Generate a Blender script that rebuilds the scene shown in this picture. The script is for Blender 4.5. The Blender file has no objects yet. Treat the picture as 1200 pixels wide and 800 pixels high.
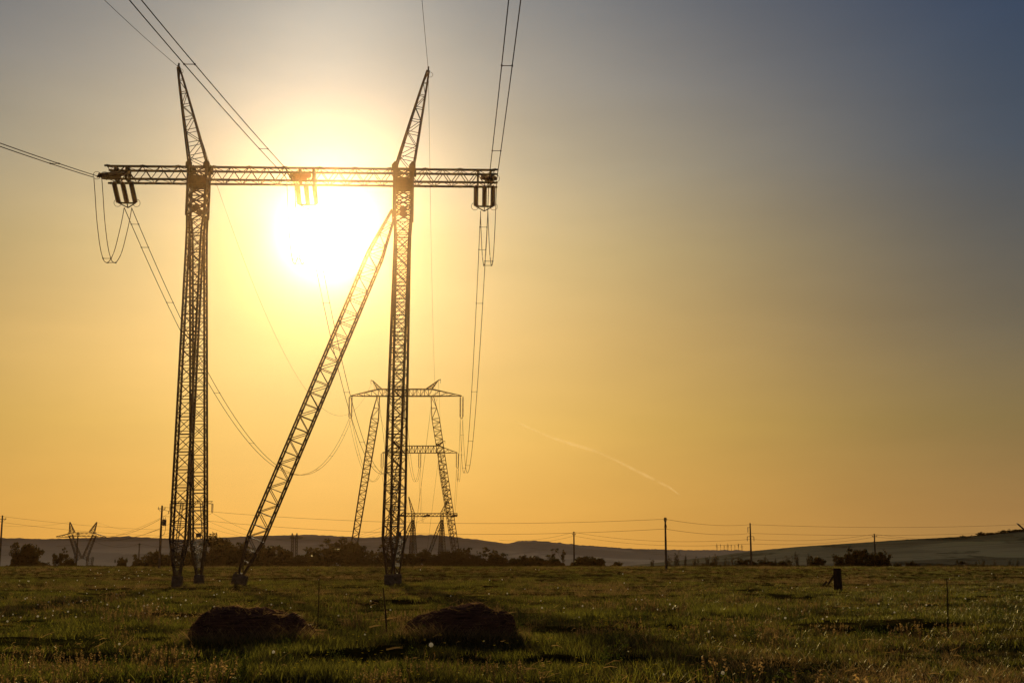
import bpy, math, random, mathutils
from mathutils import Vector, Matrix, noise
import numpy as np
R = math.radians
rnd = random.Random(7)
scene = bpy.context.scene
COL = scene.collection

# ------------------------------------------------------------------ camera
F = 1500.0                       # focal length in photo pixels (photo is 1200 wide)
CAM = Vector((0, 0, 1.6))
PITCH = math.atan(261 / F)
cp, sp = math.cos(PITCH), math.sin(PITCH)
cam_d = bpy.data.cameras.new("camera")
cam = bpy.data.objects.new("camera", cam_d)
COL.objects.link(cam)
cam.location = CAM
cam.rotation_euler = (math.pi / 2 + PITCH, 0, 0)
cam_d.sensor_width = 36
cam_d.lens = 36 * F / 1200
cam_d.clip_start = 0.1
cam_d.clip_end = 30000
scene.camera = cam

def ray(px, py):
    a, b = (px - 600) / F, (400 - py) / F
    return Vector((a, cp - b * sp, sp + b * cp))
def P(px, py, Y):
    d = ray(px, py)
    return CAM + d * (Y / d.y)

# ------------------------------------------------------------------ materials
def mat(name):
    m = bpy.data.materials.new(name); m.use_nodes = True
    nt = m.node_tree; nt.nodes.clear()
    out = nt.nodes.new('ShaderNodeOutputMaterial')
    return m, nt, out
def N(nt, t, **kw):
    n = nt.nodes.new(t)
    for k, v in kw.items():
        if k.startswith('i_'):
            key = k[2:]
            key = int(key) if key.isdigit() else key.replace('_', ' ')
            n.inputs[key].default_value = v
        else: setattr(n, k, v)
    return n
def L(nt, a, b): nt.links.new(a, b)
def ramp(nt, stops, interp='LINEAR'):
    n = nt.nodes.new('ShaderNodeValToRGB'); cr = n.color_ramp; cr.interpolation = interp
    while len(cr.elements) > 1: cr.elements.remove(cr.elements[-1])
    cr.elements[0].position = stops[0][0]; cr.elements[0].color = (*stops[0][1], 1)
    for p, c in stops[1:]:
        e = cr.elements.new(p); e.color = (*c, 1)
    return n
def noisy(name, c1, c2, scale=5, rough=.8, metallic=0, bump=.3, detail=6, coords='Object', stretch=(1,1,1), bdist=.02, c3=None):
    m, nt, out = mat(name)
    tc = N(nt, 'ShaderNodeTexCoord'); mp = N(nt, 'ShaderNodeMapping'); mp.inputs['Scale'].default_value = stretch
    L(nt, tc.outputs[coords], mp.inputs[0])
    nz = N(nt, 'ShaderNodeTexNoise', i_Scale=scale, i_Detail=detail, i_Roughness=.62)
    L(nt, mp.outputs[0], nz.inputs['Vector'])
    st = [(.32, c1), (.68, c2)] if c3 is None else [(.3, c1), (.5, c2), (.7, c3)]
    rp = ramp(nt, st); L(nt, nz.outputs[0], rp.inputs[0])
    b = N(nt, 'ShaderNodeBsdfPrincipled', i_Roughness=rough, i_Metallic=metallic)
    L(nt, rp.outputs[0], b.inputs['Base Color'])
    if rough >= .9: b.inputs['Specular IOR Level'].default_value = 0
    if bump:
        bp = N(nt, 'ShaderNodeBump', i_Strength=bump, i_Distance=bdist); L(nt, nz.outputs[0], bp.inputs['Height']); L(nt, bp.outputs[0], b.inputs['Normal'])
    L(nt, b.outputs[0], out.inputs[0])
    return m
def leafy(name, c1, c2, trans=.45, scale=.8, rand=True, tcol=None):
    m, nt, out = mat(name)
    oi = N(nt, 'ShaderNodeObjectInfo'); ge = N(nt, 'ShaderNodeNewGeometry')
    tc = N(nt, 'ShaderNodeTexCoord')
    nz = N(nt, 'ShaderNodeTexNoise', i_Scale=scale, i_Detail=3); L(nt, ge.outputs['Position'], nz.inputs['Vector'])
    ad = N(nt, 'ShaderNodeMath', operation='MULTIPLY_ADD'); L(nt, ge.outputs['Random Per Island'], ad.inputs[0]); ad.inputs[1].default_value = .55
    L(nt, nz.outputs[0], ad.inputs[2])
    sb = N(nt, 'ShaderNodeMath', operation='SUBTRACT', use_clamp=True); L(nt, ad.outputs[0], sb.inputs[0]); sb.inputs[1].default_value = .3
    md_ = tuple(a_*.85+b_*.15 for a_, b_ in zip(c1, c2)); rp = ramp(nt, [(.05, c1), (.5, md_), (.62, c2)] if 'blade' in name else [(.05, c1), (.9, c2)]); L(nt, sb.outputs[0], rp.inputs[0])
    d = N(nt, 'ShaderNodeBsdfDiffuse'); t = N(nt, 'ShaderNodeBsdfTranslucent')
    L(nt, rp.outputs[0], d.inputs[0])
    mu = N(nt, 'ShaderNodeMix', data_type='RGBA', blend_type='MULTIPLY'); mu.inputs[0].default_value = 1
    L(nt, rp.outputs[0], mu.inputs[6]); mu.inputs[7].default_value = (*(tcol or (1.6, 1.5, .7)), 1)
    L(nt, mu.outputs[2], t.inputs[0])
    mx = N(nt, 'ShaderNodeMixShader'); mx.inputs[0].default_value = trans
    L(nt, d.outputs[0], mx.inputs[1]); L(nt, t.outputs[0], mx.inputs[2])
    g = N(nt, 'ShaderNodeBsdfGlossy', i_Roughness=.33); g.inputs[0].default_value = (.85, .78, .5, 1)
    m2 = N(nt, 'ShaderNodeMixShader'); m2.inputs[0].default_value = .055 if 'blade' in name else .02
    L(nt, mx.outputs[0], m2.inputs[1]); L(nt, g.outputs[0], m2.inputs[2])
    L(nt, m2.outputs[0], out.inputs[0])
    return m
M = {}
M['steel'] = noisy('weathered_steel', (.03, .015, .007), (.08, .042, .02), scale=3, rough=.6, metallic=.35, bump=.15)
M['steel_far'] = noisy('weathered_steel_far', (.022, .015, .01), (.045, .03, .02), scale=1, rough=.7, metallic=.2, bump=0)
M['wire'] = noisy('aluminium_strand', (.02, .014, .009), (.035, .024, .016), scale=4, rough=.95, metallic=0, bump=0)
M['porcelain'] = noisy('brown_porcelain', (.06, .012, .008), (.1, .025, .015), scale=6, rough=.28, bump=0)
M['concrete'] = noisy('concrete', (.06, .048, .038), (.16, .125, .1), scale=4, rough=.95, bump=.6)
M['wood'] = noisy('tarred_wood', (.025, .018, .013), (.07, .05, .035), scale=6, rough=.9, bump=.5, stretch=(6, 6, .6))
M['pole'] = noisy('pole_concrete', (.05, .043, .036), (.1, .085, .07), scale=3, rough=.9, bump=.3)
M['bark'] = noisy('bark', (.03, .022, .016), (.08, .055, .035), scale=8, rough=.95, bump=.7, stretch=(3, 3, .6))
M['plate'] = noisy('plate_enamel', (.04, .035, .03), (.07, .06, .05), scale=5, rough=.5, bump=.1)
M['hay'] = noisy('rotted_hay', (.03, .014, .011), (.14, .072, .052), scale=5, rough=1, bump=1.0, stretch=(.5, 1.5, 6), bdist=.06)
M['straw'] = leafy('dry_straw', (.16, .105, .05), (.42, .3, .14), trans=.4, scale=1.5, tcol=(1.3, 1.1, .7))
M['straw_dull'] = leafy('dull_straw', (.09, .06, .03), (.34, .24, .12), trans=.45, scale=1.0, tcol=(1.3, 1.1, .7))
M['grass'] = leafy('grass_blades', (.009, .009, .003), (.15, .145, .034), trans=.55, scale=.35)
M['grass_b'] = leafy('grass_blades_brown', (.014, .010, .005), (.16, .115, .045), trans=.5, scale=.5)
M['weed'] = leafy('weed_leaves', (.02, .03, .008), (.07, .085, .02), trans=.4, scale=.6)
M['foliage'] = leafy('tree_foliage', (.008, .008, .004), (.032, .026, .011), trans=.3, scale=.25)
M['foliage_b'] = leafy('tree_foliage_olive', (.014, .012, .006), (.045, .035, .015), trans=.35, scale=.3)
M['clock'] = leafy('dandelion_down', (.7, .66, .58), (.9, .86, .78), trans=.6, scale=1, tcol=(1, 1, .95))
M['yellow'] = leafy('yellow_petals', (.6, .42, .02), (.85, .65, .05), trans=.4, scale=1, tcol=(1.1, 1, .5))
M['wall'] = noisy('shed_wall', (.3, .3, .31), (.5, .5, .5), scale=1, rough=.9, bump=0)
M['roof'] = noisy('shed_roof', (.05, .035, .03), (.09, .07, .06), scale=1, rough=.9, bump=0)

# ------------------------------------------------------------------ mesh helper
class MB:
    def __init__(s): s.v = []; s.f = []
    def add(s, vs, fs):
        n = len(s.v); s.v += [tuple(v) for v in vs]; s.f += [tuple(i + n for i in f) for f in fs]
    def bar(s, a, b, w, h=None, up=None, kind='box'):
        a = Vector(a); b = Vector(b); d = (b - a)
        if d.length < 1e-6: return
        d.normalize(); h = h or w
        u = Vector(up) if up is not None else (Vector((0, 0, 1)) if abs(d.z) < .95 else Vector((0, 1, 0)))
        x = d.cross(u)
        if x.length < 1e-4: x = d.cross(Vector((1, 0, 0)))
        x.normalize(); y = x.cross(d).normalized()
        if kind == 'L':
            t = w * .16
            pr = [(0, 0), (w, 0), (w, t), (t, t), (t, w), (0, w)]
            pr = [(p - w / 3, q - w / 3) for p, q in pr]
        else:
            pr = [(-w/2, -h/2), (w/2, -h/2), (w/2, h/2), (-w/2, h/2)]
        k = len(pr); vs = [a + x*p + y*q for p, q in pr] + [b + x*p + y*q for p, q in pr]
        fs = [(i, (i+1) % k, k + (i+1) % k, k + i) for i in range(k)] + [tuple(range(k))[::-1], tuple(range(k, 2*k))]
        s.add(vs, fs)
    def tube(s, pts, r, sides=6, caps=True):
        pts = [Vector(p) for p in pts]; n = len(pts)
        rr = r if isinstance(r, (list, tuple)) else [r] * n
        vs = []
        for i, p in enumerate(pts):
            d = (pts[min(i+1, n-1)] - pts[max(i-1, 0)]).normalized()
            u = Vector((0, 0, 1)) if abs(d.z) < .9 else Vector((0, 1, 0))
            x = d.cross(u).normalized(); y = x.cross(d)
            for k in range(sides):
                a = 2 * math.pi * k / sides
                vs.append(p + (x * math.cos(a) + y * math.sin(a)) * rr[i])
        fs = [(i*sides + k, i*sides + (k+1) % sides, (i+1)*sides + (k+1) % sides, (i+1)*sides + k) for i in range(n-1) for k in range(sides)]
        if caps: fs += [tuple(range(sides))[::-1], tuple(range((n-1)*sides, n*sides))]
        s.add(vs, fs)
    def lathe(s, a, b, prof, sides=10):
        a = Vector(a); b = Vector(b); d = (b - a); Ln = d.length; d.normalize()
        u = Vector((0, 0, 1)) if abs(d.z) < .9 else Vector((0, 1, 0))
        x = d.cross(u).normalized(); y = x.cross(d)
        vs = []
        for t, r in prof:
            for k in range(sides):
                an = 2 * math.pi * k / sides
                vs.append(a + d * t * Ln + (x * math.cos(an) + y * math.sin(an)) * r)
        n = len(prof)
        fs = [(i*sides + k, i*sides + (k+1) % sides, (i+1)*sides + (k+1) % sides, (i+1)*sides + k) for i in range(n-1) for k in range(sides)]
        fs += [tuple(range(sides))[::-1], tuple(range((n-1)*sides, n*sides))]
        s.add(vs, fs)
    def ring(s, c, nrm, rad, r, seg=18):
        c = Vector(c); nrm = Vector(nrm).normalized()
        u = Vector((0, 0, 1)) if abs(nrm.z) < .9 else Vector((0, 1, 0))
        x = nrm.cross(u).normalized(); y = x.cross(nrm)
        pts = [c + (x*math.cos(2*math.pi*k/seg) + y*math.sin(2*math.pi*k/seg))*rad for k in range(seg+1)]
        s.tube(pts, r, 5, False)
    def block(s, c, size, rot=None, bev=.0):
        sx, sy, sz = [q/2 for q in size]; vs = []
        for z, k in ((-sz, 1.0), (sz - bev, 1.0), (sz, 1 - bev/max(sx, .01))):
            vs += [Vector((x*k, y*k, z)) for x, y in ((-sx,-sy),(sx,-sy),(sx,sy),(-sx,sy))]
        if rot is not None: vs = [rot @ v for v in vs]
        vs = [v + Vector(c) for v in vs]
        fs = [(3,2,1,0), (8,9,10,11)] + [(r*4+i, r*4+(i+1)%4, (r+1)*4+(i+1)%4, (r+1)*4+i) for r in (0,1) for i in range(4)]
        s.add(vs, fs)
    def build(s, name, m, parent=None, origin=None, smooth=False):
        me = bpy.data.meshes.new(name)
        o0 = Vector(origin) if origin is not None else Vector((0,0,0))
        if parent is not None and origin is None: o0 = parent.matrix_world.translation if False else Vector(parent.location)
        vs = [(v[0]-o0.x, v[1]-o0.y, v[2]-o0.z) for v in s.v]
        me.from_pydata(vs, [], s.f); me.update()
        if smooth: me.polygons.foreach_set('use_smooth', [True]*len(me.polygons))
        me.materials.append(m)
        o = bpy.data.objects.new(name, me); COL.objects.link(o)
        if parent is not None: o.parent = parent
        else: o.location = o0
        return o
def sub(mb, name, m, part, root):            # a sub-part; coordinates relative to the root thing
    o = mb.build(name, m, None, origin=root.location)
    o.location = (0, 0, 0); o.parent = part
    return o
def empty(name, loc):
    o = bpy.data.objects.new(name, None); COL.objects.link(o); o.location = loc; o.empty_display_size = .5
    return o
def tag(o, label=None, cat=None, group=None, kind=None):
    if label: o['label'] = label
    if cat: o['category'] = cat
    if group: o['group'] = group
    if kind: o['kind'] = kind
    return o
def copy_tree(o, parent=None):
    c = o.copy(); COL.objects.link(c)
    if parent is not None: c.parent = parent
    for ch in list(o.children): copy_tree(ch, c)
    return c

# ------------------------------------------------------------------ terrain
def sst(t): t = max(0., min(1., t)); return t*t*(3-2*t)
def base_z(Y):
    if Y < 100: return 0.
    if Y < 250: return 1.1 * sst((Y-100)/150)
    if Y < 420: return 1.1 - 4.1 * sst((Y-250)/170)
    return -3 - 4 * sst((Y-420)/480)
def gz(x, Y):
    z = base_z(Y)
    fade = 1 if Y < 120 else max(0, 1-(Y-120)/120)
    z += .07 * fade * noise.noise(Vector((x*.8, Y*.8, 0)))
    z += (.13 * fade + .03) * noise.noise(Vector((x*.22, Y*.22, 5.)))
    z += .10 * fade * noise.noise(Vector((x*.07, Y*.07, 9.)))
    n = noise.noise(Vector((x*.13+30, Y*.3, 3.)))       # small gullies
    if n > .28: z -= (n-.28) * .9 * fade
    # ditch bank at the field edge on the right
    return z
def make_ground():
    rows = []; y = -60.
    while y < 5200:
        rows.append(y)
        y += .22 if 12 <= y < 40 else (2.0 if y < 12 else max(.22, (y-12)*.0085))
    nc = 420; vs = []; fs = []
    for y in rows:
        W = 40 + .95 * abs(y)
        if y > 900: W = 900 + (y-900)*.8
        for i in range(nc):
            u = 2*i/(nc-1)-1; u = .75*u + .25*u**3
            x = u*W; vs.append((x, y, gz(x, y) if y < 900 else -7))
    for j in range(len(rows)-1):
        for i in range(nc-1):
            a = j*nc+i; fs.append((a, a+1, a+nc+1, a+nc))
    me = bpy.data.meshes.new('ground'); me.from_pydata(vs, [], fs); me.update()
    me.polygons.foreach_set('use_smooth', [True]*len(me.polygons))
    m, nt, out = mat('field_soil_and_turf')
    ge = N(nt, 'ShaderNodeNewGeometry')
    n1 = N(nt, 'ShaderNodeTexNoise', i_Scale=.35, i_Detail=6, i_Roughness=.65)
    mp = N(nt, 'ShaderNodeMapping'); mp.inputs['Scale'].default_value = (1, .55, 1)
    L(nt, ge.outputs['Position'], mp.inputs[0]); L(nt, mp.outputs[0], n1.inputs['Vector'])
    n2 = N(nt, 'ShaderNodeTexNoise', i_Scale=4.5, i_Detail=5, i_Roughness=.7); L(nt, ge.outputs['Position'], n2.inputs['Vector'])
    n3 = N(nt, 'ShaderNodeTexNoise', i_Scale=.045, i_Detail=4); L(nt, mp.outputs[0], n3.inputs['Vector'])
    r1 = ramp(nt, [(.33, (.009, .007, .003)), (.48, (.02, .018, .006)), (.6, (.028, .03, .008)), (.72, (.045, .034, .015))]); L(nt, n1.outputs[0], r1.inputs[0])
    r2 = ramp(nt, [(.3, (.35, .35, .35)), (.7, (1.5, 1.45, 1.3))]); L(nt, n2.outputs[0], r2.inputs[0])
    r3 = ramp(nt, [(.4, (.9, 1.0, .8)), (.6, (1.35, 1.0, .85))]); L(nt, n3.outputs[0], r3.inputs[0])
    a = N(nt, 'ShaderNodeMix', data_type='RGBA', blend_type='MULTIPLY'); a.inputs[0].default_value = 1
    L(nt, r1.outputs[0], a.inputs[6]); L(nt, r2.outputs[0], a.inputs[7])
    b = N(nt, 'ShaderNodeMix', data_type='RGBA', blend_type='MULTIPLY'); b.inputs[0].default_value = 1
    L(nt, a.outputs[2], b.inputs[6]); L(nt, r3.outputs[0], b.inputs[7])
    bs = N(nt, 'ShaderNodeBsdfPrincipled', i_Roughness=1.0); bs.inputs['Specular IOR Level'].default_value = 0
    L(nt, b.outputs[2], bs.inputs['Base Color'])
    bp = N(nt, 'ShaderNodeBump', i_Strength=.9, i_Distance=.12); L(nt, n2.outputs[0], bp.inputs['Height']); L(nt, bp.outputs[0], bs.inputs['Normal'])
    L(nt, bs.outputs[0], out.inputs[0])
    me.materials.append(m)
    o = bpy.data.objects.new('ground', me); COL.objects.link(o); tag(o, 'rough uneven pasture field of turf and dry grass', 'field', kind='structure')
make_ground()

def interp(pts, x):
    if x <= pts[0][0]: return pts[0][1]
    for (a, b), (c, d) in zip(pts, pts[1:]):
        if x <= c:
            t = (x-a)/(c-a); return b + (d-b)*t
    return pts[-1][1]
def hill(name, label, prof, Y0, Y1, m, rough, seed, fringe=None, step=2.0):
    px0, px1 = prof[0][0], prof[-1][0]
    n = int((px1-px0)/step); rowsn = 26; vs = []; fs = []
    for j in range(rowsn+8):
        t = j/(rowsn-1)
        for i in range(n+1):
            px = px0 + (px1-px0)*i/n
            x = (px-600)/F * Y1 * 1.0
            py = interp(prof, px)
            top = CAM.z + (661-py)/F*Y1
            if t <= 1:
                Y = Y0 + (Y1-Y0)*t; z = -8 + (top+8)*(t**.9*.55 + sst(t)*.45)
            else:
                Y = Y1 + (Y1-Y0)*(t-1)*1.5; z = top - (top+8)*min(1, (t-1)*3.2)**1.2
            z += rough*noise.noise(Vector((x*.004+seed, Y*.004, 0)))*(top+8)*.35*t*(1-min(t,1)) 
            if fringe and abs(t-1) < .02:
                k = fringe(px)
                z += k*(.5+noise.noise(Vector((x*.06, seed, 2.)))+.6*noise.noise(Vector((x*.2, seed, 7.))))
            vs.append((x, Y, z))
    for j in range(rowsn+7):
        for i in range(n):
            a = j*(n+1)+i; fs.append((a, a+1, a+n+2, a+n+1))
    me = bpy.data.meshes.new(name); me.from_pydata(vs, [], fs); me.update()
    me.polygons.foreach_set('use_smooth', [True]*len(me.polygons)); me.materials.append(m)
    o = bpy.data.objects.new(name, me); COL.objects.link(o); tag(o, label, 'hill', kind='structure')
    return o
def paint_mist(m, zlo, zhi, col, amt):  # valley mist put into the base colour, paler toward the hill foot
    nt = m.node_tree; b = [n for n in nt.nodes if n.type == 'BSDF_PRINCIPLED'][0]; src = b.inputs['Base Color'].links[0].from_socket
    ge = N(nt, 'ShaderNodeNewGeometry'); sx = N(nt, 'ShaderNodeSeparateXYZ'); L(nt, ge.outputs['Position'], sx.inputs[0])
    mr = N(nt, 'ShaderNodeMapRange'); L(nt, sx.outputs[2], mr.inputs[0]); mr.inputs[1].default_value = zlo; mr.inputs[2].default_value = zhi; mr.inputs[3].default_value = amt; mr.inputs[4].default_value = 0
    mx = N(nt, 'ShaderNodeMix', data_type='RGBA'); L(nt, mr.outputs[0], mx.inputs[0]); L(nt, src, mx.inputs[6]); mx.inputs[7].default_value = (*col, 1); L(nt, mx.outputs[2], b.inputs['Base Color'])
m_far = noisy('far_hill', (.125, .10, .088), (.165, .132, .112), scale=.0035, rough=1, bump=0, coords='Object', stretch=(1, .4, 6))  # distance haze is put into these lightened base colours
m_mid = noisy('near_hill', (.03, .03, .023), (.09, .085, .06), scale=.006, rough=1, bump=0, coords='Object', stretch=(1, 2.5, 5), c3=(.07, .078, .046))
paint_mist(m_far, -5, 60, (.26, .23, .2), .8); paint_mist(m_mid, -5, 22, (.13, .125, .1), .6)
def fields(m, sc, stretch, lo, hi, woods):
    nt = m.node_tree; b = [n for n in nt.nodes if n.type == 'BSDF_PRINCIPLED'][0]; src = b.inputs['Base Color'].links[0].from_socket
    ge = N(nt, 'ShaderNodeNewGeometry'); mp = N(nt, 'ShaderNodeMapping'); mp.inputs['Scale'].default_value = stretch; L(nt, ge.outputs['Position'], mp.inputs[0])
    nz = N(nt, 'ShaderNodeTexNoise', i_Scale=sc*2, i_Detail=3); L(nt, mp.outputs[0], nz.inputs['Vector'])
    ads = N(nt, 'ShaderNodeVectorMath', operation='MULTIPLY_ADD'); L(nt, nz.outputs['Color'], ads.inputs[0]); ads.inputs[1].default_value = (.6/sc/4,)*3; L(nt, mp.outputs[0], ads.inputs[2])
    vo = N(nt, 'ShaderNodeTexVoronoi', i_Scale=sc); L(nt, ads.outputs[0], vo.inputs['Vector']); sp = N(nt, 'ShaderNodeSeparateColor'); L(nt, vo.outputs['Color'], sp.inputs[0])
    mr = N(nt, 'ShaderNodeMapRange'); L(nt, sp.outputs[0], mr.inputs[0]); mr.inputs[3].default_value = lo; mr.inputs[4].default_value = hi
    n2 = N(nt, 'ShaderNodeTexNoise', i_Scale=sc*1.3, i_Detail=7, i_Roughness=.7); L(nt, mp.outputs[0], n2.inputs['Vector'])
    m2 = N(nt, 'ShaderNodeMapRange'); L(nt, n2.outputs[0], m2.inputs[0]); m2.inputs[1].default_value = .56; m2.inputs[2].default_value = .60; m2.inputs[3].default_value = 1; m2.inputs[4].default_value = woods
    mu = N(nt, 'ShaderNodeMath', operation='MULTIPLY'); L(nt, mr.outputs[0], mu.inputs[0]); L(nt, m2.outputs[0], mu.inputs[1])
    v = N(nt, 'ShaderNodeVectorMath', operation='SCALE'); L(nt, src, v.inputs[0]); L(nt, mu.outputs[0], v.inputs['Scale']); L(nt, v.outputs[0], b.inputs['Base Color'])
fields(m_mid, .009, (1, .45, 3), .6, 1.5, .45); fields(m_far, .004, (1, .5, 6), .85, 1.18, .8)
far_prof = [(-500,634),(-200,631),(0,631),(60,632.5),(100,631.5),(155,629.5),(220,633),(300,629),(370,627.5),(430,631),(480,628),(510,627.5),(560,633),(595,638),(608,634.5),(632,634.5),(680,639.5),(740,643.5),(800,645),(860,645),(920,650),(1100,655),(1600,660)]
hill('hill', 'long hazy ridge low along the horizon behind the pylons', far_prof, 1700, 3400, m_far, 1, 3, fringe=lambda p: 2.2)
mid_prof = [(640,672),(700,666),(760,660),(830,652.5),(875,646),(930,641),(1000,636.5),(1060,632.5),(1120,629.5),(1150,627),(1200,621),(1300,613),(1450,606),(1700,600)]
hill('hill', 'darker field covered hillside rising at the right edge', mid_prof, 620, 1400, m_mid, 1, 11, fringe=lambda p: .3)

# ------------------------------------------------------------------ lattice builder
def frame(axis, side):
    d = Vector(axis).normalized(); s = Vector(side); s = (s - d*s.dot(d)).normalized(); t = d.cross(s).normalized()
    return d, s, t
def lattice(mb, a, b, side, wfun, dfun, panels, cw, bw, style='X', gap=0., kind='L', faces=(0,1,2,3), dense=None):
    """square lattice column a->b; side = direction of width; wfun/dfun(t) widths"""
    a = Vector(a); b = Vector(b); d, s, t = frame(b-a, side)
    cen = lambda u: a + (b-a)*u
    def corners(u):
        c = cen(u); w = wfun(u)/2; h = dfun(u)/2
        return [c - s*w - t*h, c + s*w - t*h, c + s*w + t*h, c - s*w + t*h]
    us = dense or [i/panels for i in range(panels+1)]
    for k in range(4):
        for u0, u1 in zip(us, us[1:]):
            mb.bar(corners(u0)[k], corners(u1)[k], cw, kind=kind, up=t)
    for pi, (u0, u1) in enumerate(zip(us, us[1:])):
        ug = u0 + (u1-u0)*(1-gap)
        c0, c1, cg = corners(u0), corners(u1), corners(ug)
        for fk in faces:
            i, j = fk, (fk+1) % 4
            up = (t, s, t, s)[fk]
            if style == 'X':
                mb.bar(c0[i], cg[j], bw, bw*.5, up=up); mb.bar(c0[j], cg[i], bw, bw*.5, up=up)
                mb.bar(c0[i], c0[j], bw, bw*.5, up=up)
                if gap: mb.bar(cg[i], cg[j], bw, bw*.5, up=up)
            elif style == 'Z':
                if (pi + fk//2) % 2: mb.bar(c0[i], c1[j], bw, bw*.5, up=up)
                else: mb.bar(c0[j], c1[i], bw, bw*.5, up=up)
            elif style == 'ZH':
                if (pi + fk//2) % 2: mb.bar(c0[i], c1[j], bw, bw*.5, up=up)
                else: mb.bar(c0[j], c1[i], bw, bw*.5, up=up)
                mb.bar(c0[i], c0[j], bw, bw*.5, up=up)
    return corners

def insulator(mb, a, b, rad, n, sides=10):
    prof = [(0, rad*.25)]
    for i in range(n):
        t0 = .04 + .92*i/n; dt = .92/n
        prof += [(t0, rad*.25), (t0+dt*.15, rad*.45), (t0+dt*.55, rad), (t0+dt*.7, rad*.95), (t0+dt*.75, rad*.3)]
    prof += [(1, rad*.25)]
    mb.lathe(a, b, prof, sides)

def cat_pts(a, b, sag, n=40):
    a = Vector(a); b = Vector(b); out = []
    for i in range(n+1):
        t = i/n; p = a.lerp(b, t); p.z -= sag*4*t*(1-t); out.append(p)
    return out

LINE = -R(2.0)                         # azimuth of the power line
fw = Vector((math.sin(LINE), math.cos(LINE), 0)); rt = Vector((math.cos(LINE), -math.sin(LINE), 0))
UP = Vector((0, 0, 1))

def main_pylon(origin_y, name, label, pxs, detail=True):
    pass
# --- beam of the nearest pylon, from the photo's end points
A0 = P(127.5, 204.5, 99.4); A1 = P(580, 209.5, 100.5)
bz = (A0.z + A1.z)/2 + .02
A0.z = A1.z = bz
bdir = (A1-A0).normalized(); bfw = Vector((-bdir.y, bdir.x, 0))
def onbeam(px, py=207):                # point on the beam axis seen at column px
    d = ray(px, py); # intersect vertical plane of the beam
    n = bfw; t = (A0-CAM).dot(n)/d.dot(n); p = CAM + d*t
    return Vector((p.x, p.y, bz))
BH, BW = 1.05, 1.2
mast_L, mast_R = onbeam(233.5), onbeam(473.5)
root = empty('transmission_pylon', Vector(((mast_L.x+mast_R.x)/2, (mast_L.y+mast_R.y)/2, 0)))
tag(root, 'huge dark lattice portal pylon, nearest of all, standing in front of the sun', 'pylon')
# crossbeam
mb = MB(); nb = 44
lattice(mb, A0, A1, UP, lambda u: BH, lambda u: BW, nb, .15, .06, 'Z')
for px in (137, 150, 352, 368, 560, 575):       # stiffened bays where the strings hang
    c = onbeam(px); 
    for s1 in (-1, 1):
        mb.bar(c + bfw*s1*BW/2 - UP*BH/2, c + bfw*s1*BW/2 + UP*BH/2, .16, .1)
        mb.bar(c - bfw*BW/2 + UP*BH/2*s1, c + bfw*BW/2 + UP*BH/2*s1, .16, .1)
    mb.bar(c - bfw*BW/2 - UP*BH/2, c + bfw*BW/2 + UP*BH/2, .1, .06); mb.bar(c + bfw*BW/2 - UP*BH/2, c - bfw*BW/2 + UP*BH/2, .1, .06)
for i in range(0, nb+1, 4):                     # splice plates and bolts standing proud of the chords
    c = A0.lerp(A1, i/nb)
    for s1 in (-1, 1):
        for s2 in (-1, 1):
            mb.block(c + bfw*s1*(BW/2+.02) + UP*s2*(BH/2+.02), (.42, .05, .15), Matrix.Rotation(math.atan2(bdir.y, bdir.x), 3, 'Z'))
            mb.block(c + bfw*s1*(BW/2) + UP*s2*(BH/2+.08), (.09, .09, .09))
crossbeam = mb.build('crossbeam', M['steel'], root)
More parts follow.
